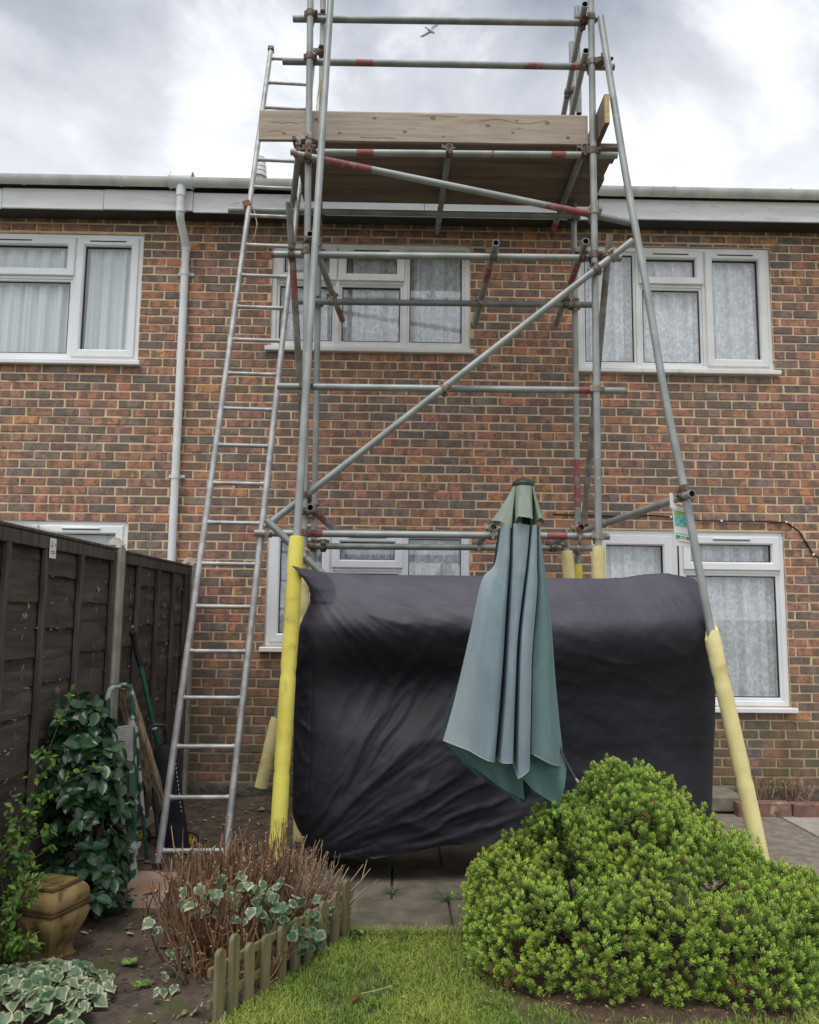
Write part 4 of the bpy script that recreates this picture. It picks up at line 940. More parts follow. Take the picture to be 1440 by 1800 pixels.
# ------------------------------------------------------------------ side fence
FX = -1.70
fen = thing('panel_fence', 'dark brown waney lap fence with concrete posts down the left side', 'fence', (FX, -2.0, 0))
for y in (-.10, -1.90, -3.80):
    g = G(); g.obox((FX, y, .90), (1, 0, 0), (0, 1, 0), (0, 0, 1), .05, .052, .99, ch=.012); g.tube([(FX, y, 1.888), (FX, y, 1.935)], [.067, .02], 4); g.build('concrete_post', 'conc', fen)
for (ya, yb, bats, zt, z_drop) in ((-1.965, -3.735, (-1.99, -2.49, -2.935, -3.33, -3.71), 1.845, .05), (-.165, -1.835, (-.19, -.30, -.645, -1.06, -1.50, -1.81), 1.84, .02)):
    n = 13
    for k in range(n):
        z0 = .12+k*(zt-.17)/n; z1 = z0+.158; g = G(); NU = 64; Pf = []; sgn = 1 if k % 2 else -1; ph = random.uniform(0, 6)
        cut = [b for b in bats]
        def wv(y):
            for c_, (b0, b1) in enumerate(zip(cut, cut[1:])):
                if b1 <= y <= b0: return math.sin(math.pi*(y-b1)/(b0-b1))*(1 if (c_+k) % 2 else -1)
            return 0
        front = []; back = []
        for i in range(NU+1):
            y = lerp(ya, yb, i/NU); wz = wv(y); bot = z0+.007*nz(y*3.3, k*2.7)+.005*nz(y*11, k)+.004*nz(y*31, k, 2)
            xo = FX-.004+.013*wz+.003*nz(y*6, k*3)
            front.append([(xo+.012, y, bot), (xo+.009+.002*nz(y*4, k, 5), y, lerp(bot, z1, .5)), (xo-.004, y, z1)])
            back.append([(xo+.003, y, bot+.001), (xo-.002, y, lerp(bot, z1, .5)), (xo-.012, y, z1)])
        g.grid(front); o0 = len(g.v); g.grid(back)
        for i in range(NU):
            a, b = 3*i, 3*(i+1); raw = nz(lerp(ya, yb, i/NU)*9, k*5.1, 8) > -.05
            g.f.append((a, b, o0+b, o0+a)); g.m.append(1 if raw else 0)
            g.f.append((a+2, b+2, o0+b+2, o0+a+2)); g.m.append(0)
        g.build('slat', ['slat', 'rawwood'], fen, smooth=60)
    # split laps where the slats weave past the hidden uprights
    g = G(); rr = random.Random(int(ya*100))
    for b0, b1 in zip(bats, bats[1:]):
        if abs(b0-b1) < .2: continue
        ym = (b0+b1)/2
        for k in range(1, 13):
            zk = .12+k*(zt-.17)/n
            def chip(y, z, l, an, wd=.16):
                x = FX+.020; dy, dz = math.cos(an)*l, math.sin(an)*l
                g.add([(x, y, z), (x+.010, y+dy*.5-dz*wd, z+dz*.5+dy*wd), (x+.005, y+dy, z+dz), (x+.003, y+dy*.5+dz*wd*.6, z+dz*.5-dy*wd*.6)], [(0, 1, 2, 3)])
            if rr.random() < .85:
                for _ in range(rr.choice((1, 2, 2, 3))): chip(ym+rr.gauss(0, .02), zk+rr.uniform(-.01, .11), rr.uniform(.025, .06), rr.choice((1.57, 1.9, 1.2, -1.2))+rr.uniform(-.35, .35), .12)
            for _ in range(rr.choice((1, 2, 3, 4, 5))): chip(ym+rr.uniform(-.5, .5)*abs(b0-b1)*.85, zk+rr.uniform(-.008, .012), rr.uniform(.015, .055), rr.choice((0, 3.14))+rr.uniform(-.3, .45), .09)
    kind(g.build('lifted_splinters', 'rawwood', fen), 'stuff')
    for y in bats:
        wd = .02
        g = G(); g.box(FX+.013, FX+.036, y-wd, y+wd, .10, zt-.01, ch=.003); g.build('batten', 'batten', fen)
    g = G(); g.box(FX+.012, FX+.038, yb+.0, ya, zt-.055, zt+.006, ch=.003); g.build('top_rail', 'batten', fen)
    g = G(); g.box(FX-.03, FX+.044, yb, ya, zt+.009, zt+.026, ch=.004); g.build('capping', 'batten', fen)
    g = G(); g.box(FX-.02, FX+.02, yb, ya, -.03, .13, ch=.006); g.build('gravel_board', 'conc', fen)
g = G()
for k in range(62):
    y = -1.99-k*.021
    for dx in (-.012, .012): g.tube([(FX+dx, y, 1.871), (FX+dx, y, 1.894)], [.0022, .0004], 4)
kind(g.build('plastic_spikes', 'greyp', fen), 'stuff')
sg = G(); sg.obox((FX+.043, -2.905, 1.795), (0, 1, 0), (0, 0, 1), (1, 0, 0), .036, .048, .0015, ch=.0008); sgn_ = sg.build('warning_sign', 'tag', fen)
g = G(); x = FX+.0455
for (y0, y1, z0, z1) in ((-2.89, -2.875, 1.815, 1.819), (-2.89, -2.875, 1.806, 1.810), (-2.93, -2.88, 1.777, 1.781), (-2.93, -2.88, 1.768, 1.772)): g.add([(x, y0, z0), (x, y1, z0), (x, y1, z1), (x, y0, z1)], [(0, 1, 2, 3)])
tri = [(-2.935, 1.80), (-2.905, 1.80), (-2.92, 1.83)]; c_ = (-2.92, 1.81)
for i in range(3):
    a, b = tri[i], tri[(i+1) % 3]; ia = tuple(lerp(v, w_, .28) for v, w_ in zip(a, c_)); ib = tuple(lerp(v, w_, .28) for v, w_ in zip(b, c_)); g.add([(x, *a), (x, *b), (x, *ib), (x, *ia)], [(0, 1, 2, 3)])
g.build('warning_print', 'tink', sgn_)

# ------------------------------------------------------------------ clutter by the fence
sl_ = thing('stepladder', 'old green stepladder splashed with white paint leaning by the fence', 'stepladder', (-1.56, -1.9, 0))
for (a, b, c_) in (((-1.60, -1.93, 0), (-1.70+.06, -1.82, .88), 0), ((-1.43, -1.95, 0), (-1.60+.05, -1.75, .88), 1)):
    a, b = Vector(a), Vector(b); d = (b-a).normalized(); g = G(); g.obox((a+b)/2, d, d.cross(Vector((0, 1, 0))), d.cross(d.cross(Vector((0, 1, 0)))), (b-a).length/2, .016, .024, ch=.004); g.build('stile', 'gpaint', sl_)
g = G(); pts = [(-1.655, -1.86, .70), (-1.668, -1.845, 1.0), (-1.66, -1.835, 1.045), (-1.64, -1.82, 1.062), (-1.585, -1.79, 1.066), (-1.562, -1.78, 1.05), (-1.55, -1.775, 1.0), (-1.535, -1.77, .70)]
g.tube(pts, .0155, 10); g.build('hoop', 'gpaint', sl_, smooth=60)
g = G(); pc, ax, ay = Vector((-1.575, -1.84, .735)), Vector((.9, .3, .1)).normalized(), Vector((-.16, .35, .95)).normalized(); nn = ax.cross(ay)
g.obox(pc, ax, ay, nn, .062, .105, .008, ch=.002)
for k in range(16): g.obox(pc+ay*(-.098+k*.013)-nn*.010, ax, ay, nn, .06, .0032, .003)
for k in range(16): g.obox(pc+ay*(-.098+k*.013)+nn*.010, ax, ay, nn, .06, .0032, .003)
g.build('platform', 'greyp', sl_)
for z, x in ((.40, -1.53), (.17, -1.505)):
    g = G(); g.obox((x, -1.93, z), (1, .12, .32), (0, 1, .1), (-.3, 0, 1), .085, .05, .012, ch=.003); g.build('tread', 'greyp', sl_)
for x in (-1.62, -1.50):
    g = G(); g.tube([(x-.03, -1.74, .82), (x+.04, -1.62, .02)], .012, 8); g.build('rear_leg', 'gpaint', sl_, smooth=40)
for o in [sl_]: o.location.y -= .17; o.location.x += .01; WL[o.name] = o.location.copy()
pk = thing('timber_plank', 'split weathered timber plank leaning diagonally in front of the fence', 'plank', (-1.36, -1.45, 0))
a, b = Vector((-1.36, -1.50, .0)), Vector((-1.655, -1.76, 1.035)); d = (b-a).normalized(); sd_ = d.cross(Vector((0.3, 1, 0))).normalized(); nn = d.cross(sd_); g = G(); P = []
for i in range(41):
    p = a.lerp(b, i/40); row = []
    for j in range(24):
        an = 2*math.pi*j/24; u, v = math.cos(an), math.sin(an); m_ = max(abs(u), abs(v)); u, v = u/m_*.046, v/m_*.024
        k = 1+.12*nz(j*1.7, i*.07, 3)+.05*nz(j*3, i*.3, 5); row.append(p+sd_*u*k+nn*v*k+d*.02*nz(j*2.2, 1)*(i == 40))
    P.append(row+[row[0]])
g.grid(P); g.add(P[-1][:24], [tuple(range(24))]); g.build('board', 'timber', pk)
po = thing('telescopic_pole', 'green telescopic garden pole with a black grip leaning on the fence', 'garden tool', (-1.36, -1.35, 0))
a, b = Vector((-1.365, -1.35, 0)), Vector((-1.665, -1.60, 1.365)); g = G(); g.tube([a, a.lerp(b, .55)], .017, 12); g.tube([a.lerp(b, .55), a.lerp(b, .87)], .0145, 12); g.build('shaft', 'gpole', po, smooth=40)
g = G(); g.tube([a.lerp(b, t) for t in (.84, .86, .93, .985, .99, 1.0, 1.005)], [.017, .0195, .018, .0195, .024, .024, .015], 12); g.build('grip', 'black', po, smooth=40)
for t, nm in ((.27, .03), (.55, .012)):
    g = G(); g.tube([a.lerp(b, t), a.lerp(b, t+nm)], .0185, 12); g.build('sleeve', 'tag', po, smooth=40)
tr = thing('folding_trolley', 'dark folded trolley with navy canvas and yellow wheels behind the timber plank', 'trolley', (-1.45, -1.6, 0))
g = G(); g.tube([(-1.40, -1.64, .02), (-1.425, -1.63, .08), (-1.525, -1.58, .62), (-1.545, -1.575, .72), (-1.535, -1.57, .775), (-1.50, -1.56, .785), (-1.455, -1.54, .78), (-1.435, -1.53, .74), (-1.43, -1.53, .66)], .013, 10); g.build('handle_frame', 'black', tr, smooth=60)
g = G(); g.tube([(-1.36, -1.66, .03), (-1.41, -1.65, .05), (-1.44, -1.64, .2), (-1.51, -1.60, .6)], .015, 10); g.build('side_tube', 'black', tr, smooth=60)
g = G(); P = []
for i in range(22):
    t = i/21; row = []; cx = lerp(-1.34, -1.45, t); hw = .085*(1-.12*t)*(1 if t < .85 else math.sqrt(max(0.02, 1-((t-.85)/.15)**2)))
    for j in range(20):
        an = 2*math.pi*j/20; row.append((cx+hw*math.cos(an)*(1+.08*nz(j*.6, t*5)), -1.56+.05*math.sin(an)*(1+.2*nz(j, t*4, 3)), .03+.64*t))
    P.append(row+[row[0]])
g.grid(P); g.build('canvas_bag', 'bag', tr, smooth=180)
g = G()
for k in range(14):
    for s in (-1, 1):
        t = .38+k*.04; x = lerp(-1.34, -1.45, t)+s*.075; g.obox((x, -1.603, .03+.64*t), (0, 0, 1), (1, 0, 0), (0, 1, 0), .006, .002, .002)
g.build('stitching', 'tag', tr)
def wheel(c, nm='wheel'):
    c = Vector(c); g = G(); n = 22
    ring = [c+Vector((.055*math.cos(2*math.pi*k/n), 0, .055*math.sin(2*math.pi*k/n))) for k in range(n)]; g.tube(ring+[ring[0]], .010, 8); w_ = g.build('wheel', 'black', tr, smooth=60)
    g = G(); g.tube([c+Vector((0, -.012, 0)), c+Vector((0, .012, 0))], .016, 10)
    for k in range(5):
        a_ = 2*math.pi*k/5+.3; g.obox(c+Vector((.03*math.cos(a_), 0, .03*math.sin(a_))), (math.cos(a_), 0, math.sin(a_)), (0, 1, 0), (-math.sin(a_), 0, math.cos(a_)), .02, .004, .005)
    ring = [c+Vector((.043*math.cos(2*math.pi*k/n), 0, .043*math.sin(2*math.pi*k/n))) for k in range(n)]; g.tube(ring+[ring[0]], .004, 6); g.build('hub', 'yellow', w_, smooth=40)
wheel((-1.265, -1.52, .072)); wheel((-1.60, -1.42, .072))
g = G(); g.tube([(-1.265, -1.52, .072), (-1.60, -1.42, .072)], .008, 8); g.build('axle', 'black', tr)
ps = G(); ps.add([(-1.40, -2.52, .02), (-1.165, -2.545, .022), (-1.20, -2.06, .05), (-1.44, -2.02, .045), (-1.40, -2.515, -.03), (-1.165, -2.54, -.03), (-1.20, -2.06, -.03), (-1.44, -2.02, -.03)], [(0, 1, 2, 3), (0, 4, 5, 1), (1, 5, 6, 2), (2, 6, 7, 3), (3, 7, 4, 0)])
tag(ps.build('loose_slab', 'pink'), 'loose pinkish paving slab with an orange rust stain at the ladder foot', 'paving slab')
br = G(); br.obox((-1.0, -2.25, .03), (1, .2, 0), (-.2, 1, 0), (0, 0, 1), .11, .05, .035, ch=.01); tag(br.build('loose_brick', 'edgebrick'), 'loose pale brick lying in the bed behind the brown twigs', 'brick')

# ------------------------------------------------------------------ square bronze urn
un = thing('garden_urn', 'square mustard bronze urn with a ring handle and domed lid on the soil', 'urn', (-1.475, -3.14, 0))
uc = Vector((-1.475, -3.14, .01)); ua = R(-19); cx_, sx_ = math.cos(ua), math.sin(ua)
def us_(w_, z, n=8, rd=.10):
    pts = []
    for s in range(4):
        a_ = math.pi/2*s
        for k in range(n):
            t = -1+2*k/n; bulge = 1+.03*(1-t*t); x, y = w_*bulge, w_*t
            x, y = x*math.cos(a_)-y*math.sin(a_), x*math.sin(a_)+y*math.cos(a_); pts.append((uc.x+x*cx_-y*sx_, uc.y+x*sx_+y*cx_, uc.z+z))
    return pts
def ulathe(prof, nm, mt, cap=True):
    g = G(); rows = [us_(w_*.9, z*.93) for w_, z in prof]; g.grid([[rows[i][j] for i in range(len(rows))] for j in range(32)], closeu=True)
    if cap: g.add(rows[-1], [tuple(range(32))]); g.add(rows[0], [tuple(range(32))[::-1]])
    return g.build(nm, mt, un, smooth=35)
body = ulathe([(.098, 0), (.10, .008), (.096, .018), (.083, .035), (.080, .055), (.088, .09), (.104, .13), (.119, .165), (.127, .195), (.128, .215), (.122, .232)], 'body', 'urn')
ulathe([(.128, .232), (.131, .238), (.131, .246), (.127, .250), (.130, .254), (.130, .262), (.126, .266)], 'rim', 'urnd')
lid = ulathe([(.124, .266), (.127, .285), (.124, .305), (.112, .325), (.098, .338)], 'lid', 'urn')
ulathe([(.102, .338), (.103, .344), (.100, .349)], 'lid_border', 'urnd'); 
g = G(); r1 = us_(.081, .352*.93); g.add(r1+us_(.081, .347*.93), [tuple(range(32))]+[(i, (i+1) % 32, 32+(i+1) % 32, 32+i) for i in range(32)])
inl = g.build('lid_inlay', 'urnl', un)
def uw(x, y, z):
    x, y, z = x*.9, y*.9, z*.93
    return (uc.x+x*cx_-y*sx_, uc.y+x*sx_+y*cx_, uc.z+z)
g = G()
for k in range(7): g.tube([uw(-.05+.016*k, -.03+.02*math.sin(k*2), .3535), uw(-.035+.016*k, .005+.02*math.cos(k*3), .3535)], .0018, 5)
g.tube([uw(-.085, .03, .3535), uw(-.03, .085, .3535)], .002, 5); g.tube([uw(.03, -.085, .3535), uw(.085, -.03, .3535)], .002, 5); g.build('lid_relief', 'urnd', un)
g = G(); n = 20; rc = Vector((-.062, -.140, .178)); ring = [uw(rc.x+.026*math.cos(2*math.pi*k/n), rc.y-.006*math.sin(2*math.pi*k/n), rc.z+.03*math.sin(2*math.pi*k/n)) for k in range(n)]; g.tube(ring+[ring[0]], .0052, 8); g.tube([uw(-.062, -.12, .206), uw(-.062, -.148, .206)], .008, 8); g.build('ring_handle', 'urnd', un, smooth=60)
g = G()
for pts in ([(-.02, -.134, .20), (.055, -.115, .115), (.02, -.112, .095)], [(-.10, -.126, .16), (-.06, -.122, .145), (-.02, -.115, .13), (.0, -.112, .12)], [(-.10, -.122, .14), (-.06, -.117, .125), (-.03, -.112, .115)], [(-.10, -.118, .12), (-.07, -.110, .105)]): g.tube([uw(*p) for p in pts], .0042, 6)
g.build('relief', 'urnd', un, smooth=60)

# ------------------------------------------------------------------ little picket fence
pf = thing('picket_fence', 'low mossy wooden picket fence along the edge of the lawn', 'fence', (-.42, -3.25, 0))
PA, PB = Vector((-.655, -3.70, 0)), Vector((-.205, -2.84, 0)); pd = (PB-PA).normalized(); pn = Vector((pd.y, -pd.x, 0))
tps = [.05, .135, .235, .345, .455, .56, .665, .775, .885, .985]
hts = [.262, .288, .225, .22, .225, .22, .225, .225, .235, .262]
for t, h in zip(tps, hts):
    c_ = PA.lerp(PB, t); wd = .0235; tilt = random.uniform(-.03, .03); pr = [(-wd, -.05)]; ztop = h-wd
    pr += [(wd*math.cos(math.pi-math.pi*k/10), ztop+wd*math.sin(math.pi*k/10)) for k in range(11)]+[(wd, -.05)]
    d2 = (pd+pn*tilt).normalized(); n2 = Vector((d2.y, -d2.x, 0)); ln = random.uniform(-.02, .02); g = G(); n = len(pr)
    vs = [c_+d2*(u+ln*z)+Vector((0, 0, z))+n2*s for s in (.009, -.009) for (u, z) in pr]
    g.add(vs, [tuple(range(n)), tuple(range(n, 2*n))[::-1]]+[(i, n+i, n+(i+1) % n, (i+1) % n) for i in range(n)]); g.build('picket', 'picket', pf)
for z in (.075, .185):
    g = G(); a, b = PA.lerp(PB, .02)-pn*.019, PB-pn*.019; g.obox((a+b)/2+Vector((0, 0, z)), pd, pn, (0, 0, 1), (b-a).length/2+.01, .008, .016, ch=.003); g.build('rail', 'picket', pf)

# ------------------------------------------------------------------ gull far overhead
bd = (Vector((.0329, .9215, .7021)) * (55/1.159)); bc = CAMP+bd
vw = bd.normalized(); ex = Vector((1, 0, 0)); ex = (ex-vw*ex.dot(vw)).normalized(); ey = ex.cross(vw)      # ex right, ey up in view
if ey.z < 0: ey = -ey
def bp(x, y, d=0): return bc+ex*x*.88+ey*y*.88+vw*d
g = G()
ax0, ax1 = (-.30, .22), (.28, -.12)
pts = [bp(lerp(ax0[0], ax1[0], t), lerp(ax0[1], ax1[1], t), 0) for t in (0, .12, .3, .5, .7, .82, .92, 1.0)]
g.tube(pts, [.02, .05, .085, .105, .095, .06, .055, .012], 12)
g.c = [(.7, .7, .72)]*len(g.v)
def wing(pl_, col):
    n = len(pl_); V1 = [bp(x, y, d-.012) for (x, y, d) in pl_]; V2 = [bp(x, y, d+.012) for (x, y, d) in pl_]
    g.add(V1+V2, [tuple(range(n)), tuple(range(n, 2*n))[::-1]]+[(i, n+i, n+(i+1) % n, (i+1) % n) for i in range(n)], 0, col)
wing([(-.06, .06, 0), (.12, .30, .1), (.32, .40, .12), (.50, .58, .1), (.58, .42, .1), (.42, .27, .1), (.22, .18, .08), (.12, -.02, 0)], (.75, .74, .76))
wing([(-.10, .02, 0), (-.34, -.12, .1), (-.72, -.30, .12), (-.52, -.36, .1), (-.25, -.24, .08), (.05, -.08, 0)], (.62, .62, .64))
wing([(-.26, .24, 0), (-.40, .26, 0), (-.36, .16, 0), (-.2, .13, 0)], (.6, .6, .62))
tag(g.build('seagull', 'bird', smooth=50), 'gull with spread wings flying in the sky above the scaffold', 'bird')

# ------------------------------------------------------------------ leaves and plants
def leaf_mesh(name, kindof, col, mat, var=0):
    g = G(); rn = random.Random(hash((kindof, var)) % 999 if False else len(kindof)*31+var*7)
    if kindof == 'ivy':
        ol = [(0, .0), (.16, -.12), (.38, -.04), (.41, .14), (.50, .38), (.33, .56), (0, .92), (-.33, .56), (-.50, .38), (-.41, .14), (-.38, -.04), (-.16, -.12)]
        ol = [(x*(1+rn.uniform(-.15, .15)), y*(1+rn.uniform(-.12, .12))) for x, y in ol]; c = (0, .24); n = len(ol)
        inn = [(c[0]+(x-c[0])*(.72+rn.uniform(-.22, .16)), c[1]+(y-c[1])*(.72+rn.uniform(-.22, .16))) for x, y in ol]
        cu = rn.uniform(.1, .6); cs = rn.uniform(-.25, .5); zf = lambda x, y: cs*abs(x)-cu*y*y-.05*x*x
        g.add([(c[0], c[1], zf(*c))]+[(x, y, zf(x, y)) for x, y in inn], [(0, 1+i, 1+(i+1) % n) for i in range(n)], 0, col)
        cream = ((.52, .52, .33), (.26, .32, .17), (.44, .46, .29), (.2, .27, .14), (.14, .21, .1), (.56, .55, .38))[var % 6]
        for i in range(n):
            k = (i+1) % n; cq = cream if rn.random() < .72 else tuple(lerp(u, v, .25) for u, v in zip(col, cream))
            g.add([(*q2, zf(*q2)) for q2 in (inn[i], inn[k], ol[k], ol[i])], [(0, 1, 2, 3)], 0, cq)
    else:
        wd = {'camellia': .35, 'small': .30, 'hebe': .2, 'dead': .3}[kindof]; rows = []
        arch = rn.uniform(.12, .3); fold = rn.uniform(.1, .28); tw = rn.uniform(-.15, .15)
        for i in range(7):
            t = i/6; ww = wd*math.sin(math.pi*min(1, t*.93+.035))**.75*(1-.25*t) if 0 < i < 6 else .012
            zc = -arch*t*t; y = t*(1-.1*arch)
            rows.append([(-ww, y, zc+fold*ww+tw*t*ww), (-ww*.5, y, zc+fold*ww*.35), (0, y, zc-.012), (ww*.5, y, zc+fold*ww*.35), (ww, y, zc+fold*ww-tw*t*ww)])
        g.grid(rows, cols=[[col if j != 2 else tuple(min(1, v*1.25) for v in col) for j in range(5)] for _ in rows])
    me = bpy.data.meshes.new(name); me.from_pydata(g.v, [], g.f); me.materials.append(MT[mat])
    a = me.color_attributes.new('col', 'FLOAT_COLOR', 'POINT'); cc = np.ones((len(g.v), 4), np.float32); cc[:, :3] = np.array(g.c, np.float32); a.data.foreach_set('color', cc.ravel())
    me.polygons.foreach_set('use_smooth', [True]*len(me.polygons)); me.update(); return me
def orient(d, n):
    y = Vector(d).normalized(); z = Vector(n); z = (z-y*z.dot(y))
    z = z.normalized() if z.length > 1e-4 else y.orthogonal().normalized(); x = y.cross(z); return Matrix((x, y, z)).transposed()
def foliage(root, leaves, meshes, mat, nmax=290, nm='leaf'):
    """leaves: (position, direction, normal, size, variant); the nearest ones are parts of their own"""
    leaves = sorted(leaves, key=lambda l: (l[0]-CAMP).length-.4*max(0, (l[0]-CAMP).normalized().dot(-Vector(l[2]).normalized()))-l[3])
    for (p, d, n, s, v) in leaves[:nmax]:
        me = meshes[v % len(meshes)]; o = bpy.data.objects.new(nm, me); C.objects.link(o); o.parent = root; o.location = p-WL[root.name]
        o.rotation_mode = 'QUATERNION'; o.rotation_quaternion = orient(d, n).to_quaternion(); o.scale = (s, s, s)
    rest = leaves[nmax:]
    if rest:
        g = G(); data = [([v.co.copy() for v in me.vertices], [tuple(p.vertices) for p in me.polygons], [tuple(c.color[:3]) for c in me.color_attributes['col'].data]) for me in meshes]
        for (p, d, n, s, v) in rest:
            m3 = orient(d, n)*s; vs, fs, cs = data[v % len(meshes)]; o = len(g.v)
            g.v += [tuple(p+m3@q) for q in vs]; g.f += [tuple(i+o for i in f) for f in fs]; g.m += [0]*len(fs); g.c += cs
        kind(g.build('foliage', mat, root, smooth=180), 'stuff')
def rv(s=1): return Vector((random.gauss(0, s), random.gauss(0, s), random.gauss(0, s)))
def stem_pts(a, b, bend, n=7):
    a, b = Vector(a), Vector(b); return [a.lerp(b, i/n)+Vector(bend)*math.sin(math.pi*i/n)+rv(.004)*(0 < i < n) for i in range(n+1)]
# camellia
random.seed(21)
camellia = thing('camellia_shrub', 'dark glossy leaved evergreen shrub growing against the dark fence', 'shrub', (-1.42, -2.70, 0))
cm = [leaf_mesh('camellia_leaf', 'camellia', c, 'gloss', i) for i, c in enumerate([(.025, .070, .028), (.032, .085, .032), (.019, .054, .024), (.042, .10, .042), (.028, .075, .035)])]
lv = []; g = G()
for k in range(215):
    z = random.uniform(.06, 1.0)**.95*1.06; t = z/1.13; rad = pl([(0, .13), (.15, .20), (.45, .225), (.7, .195), (.88, .14), (1, .035)], t)
    a = random.uniform(0, 2*math.pi); rr = rad*math.sqrt(random.uniform(.35, 1))*(1+.25*nz(math.cos(a)*2, math.sin(a)*2, z*4))
    ctr = Vector((lerp(-1.46, -1.58, t), -2.70, z)); out = Vector((math.cos(a), math.sin(a), 0)); p = ctr+out*rr
    if p.x < FX+.05: p.x = FX+.05+random.uniform(0, .04)
    ax = (out*random.uniform(.4, 1)+Vector((0, -.1, random.uniform(.2, .9)))).normalized()
    if k % 3 == 0: g.tube(stem_pts(ctr-Vector((0, 0, .12)), p, (0, 0, .02), 4), [.005, .004, .004, .003, .0025], 5)
    for j in range(random.randint(5, 8)):
        th = j*2.4+random.uniform(-.4, .4); u = ax.orthogonal().normalized(); v = ax.cross(u); rad_ = u*math.cos(th)+v*math.sin(th)
        d = (rad_*1.0+ax*random.uniform(.0, .7)+Vector((0, 0, -.2))).normalized(); nrm = (ax*.9-rad_*.3+Vector((0, -.15, .5))+rv(.12))
        lv.append((p+ax*random.uniform(-.05, .02), d, nrm, random.uniform(.055, .082), random.randint(0, 4)))
for b in ((-1.46, -2.72, .75), (-1.5, -2.66, .95), (-1.40, -2.74, .5), (-1.58, -2.7, 1.12)): g.tube(stem_pts((-1.42, -2.70, 0), b, (random.uniform(-.05, .05), .02, 0)), [.014, .012, .011, .009, .008, .006, .005, .003], 7)
g.build('stem', 'bark', camellia, smooth=60); foliage(camellia, lv, cm, 'gloss')
# light green shrub at the far left
random.seed(33)
rose = thing('light_green_shrub', 'straggly light green leafed shrub in the lower left corner by the fence', 'shrub', (-1.60, -3.10, 0))
sm_ = [leaf_mesh('small_leaf', 'small', c, 'leaf', i) for i, c in enumerate([(.13, .25, .045), (.19, .32, .05), (.09, .19, .05), (.09, .18, .07), (.23, .34, .06)])]
lv = []; g = G()
stems = [((-1.62, -3.12, 0), (-1.315, -3.12, .80), (-.12, 0, .18)), ((-1.62, -3.1, 0), (-1.49, -3.02, 1.10), (-.06, 0, .05)), ((-1.6, -3.2, 0), (-1.45, -3.25, .58), (-.1, 0, .12)),
         ((-1.62, -3.2, .0), (-1.45, -3.3, .50), (-.06, 0, .1)), ((-1.6, -3.3, 0), (-1.47, -3.34, .34), (-.06, 0, .08)), ((-1.62, -3.3, 0), (-1.44, -3.4, .16), (-.03, 0, .08)), ((-1.6, -3.25, 0), (-1.47, -3.36, .12), (-.03, 0, .06)),
         ((-1.64, -3.12, 0), (-1.52, -3.2, .85), (-.1, 0, .02)), ((-1.63, -3.3, 0), (-1.50, -3.35, .66), (-.08, 0, .04)), ((-1.6, -3.3, 0), (-1.44, -3.4, .42), (-.05, 0, .02))]
for a, b, bend in stems:
    P = stem_pts(a, b, bend, 9); g.tube(P, [.006, .006, .005, .005, .004, .004, .003, .003, .0025, .002], 5)
    for i in range(3, 10):
        for _ in range(3):
            tw = (rv(.6)+Vector((.2, -.3, .25))).normalized(); q2 = P[i]+tw*random.uniform(.015, .06); g.tube([P[i], q2], .0016, 4)
            for j in range(random.randint(3, 6)):
                d = (tw*.5+rv(.6)).normalized(); lv.append((q2-tw*random.uniform(0, .03), d, Vector((0, -.35, 1))+rv(.35), random.uniform(.022, .042), random.choice((0, 0, 1, 1, 2, 3, 4))))
g.build('stem', 'twig', rose, smooth=60); bpy.data.objects['stem.001'].data.materials[0] = MT['bark']
foliage(rose, lv, sm_, 'leaf', 270)
# ivy
random.seed(44)
iv = [leaf_mesh('ivy_leaf', 'ivy', c, 'leaf', i) for i, c in enumerate([(.13, .20, .12), (.08, .155, .08), (.17, .24, .15), (.05, .115, .052), (.06, .13, .062), (.21, .26, .17), (.13, .20, .12), (.08, .155, .08), (.17, .24, .15), (.05, .115, .052), (.06, .13, .062), (.21, .26, .17)])]
ivy1 = thing('variegated_ivy', 'low mat of cream edged variegated ivy in the bottom left corner', 'ivy', (-1.25, -3.5, 0))
lv = []; g = G()
for k in range(420):
    x, y = random.uniform(-1.62, -1.08), random.uniform(-3.95, -3.30)
    if (x+1.35)**2/.09+(y+3.62)**2/.11 > 1.05+.3*nz(x*5, y*5): continue
    z = .03+.085*max(0, 1-((x+1.35)**2/.09+(y+3.62)**2/.11))+random.uniform(0, .04); d = Vector((random.gauss(0, 1), random.gauss(-.6, 1), random.uniform(-.4, .1))); lv.append((Vector((x, y, z)), d, Vector((0, -.45, 1))+rv(.3), random.uniform(.034, .064), random.choice((0, 2, 5, 0, 1, 2, 3))))
for k in range(9):
    a = (random.uniform(-1.55, -1.2), random.uniform(-3.75, -3.4), .02); g.tube(stem_pts(a, (a[0]+random.uniform(.05, .3), a[1]+random.uniform(-.2, .15), .05), (0, 0, .02)), .0025, 5)
g.build('vine', 'bark', ivy1, smooth=60); foliage(ivy1, lv, iv, 'leaf', 280)
ivy2 = thing('variegated_ivy', 'variegated ivy climbing through the brown twigs and over the picket fence', 'ivy', (-.55, -3.2, 0))
lv = []; g = G()
def ivy_at(p, sp, n, nrm, sz=(.034, .062), vs=(0, 1, 2, 3, 4)):
    for _ in range(n):
        q2 = Vector(p)+Vector((random.gauss(0, sp[0]), random.gauss(0, sp[1]), random.gauss(0, sp[2]))); q2.z = max(.015, q2.z)
        lv.append((q2, Vector((random.gauss(0, .9), random.gauss(-.2, .6), -.5+random.gauss(0, .5))), Vector(nrm)+rv(.5), random.uniform(*sz)*.9, random.choice(vs)))
fr_ = Vector((.55, -.8, .45))
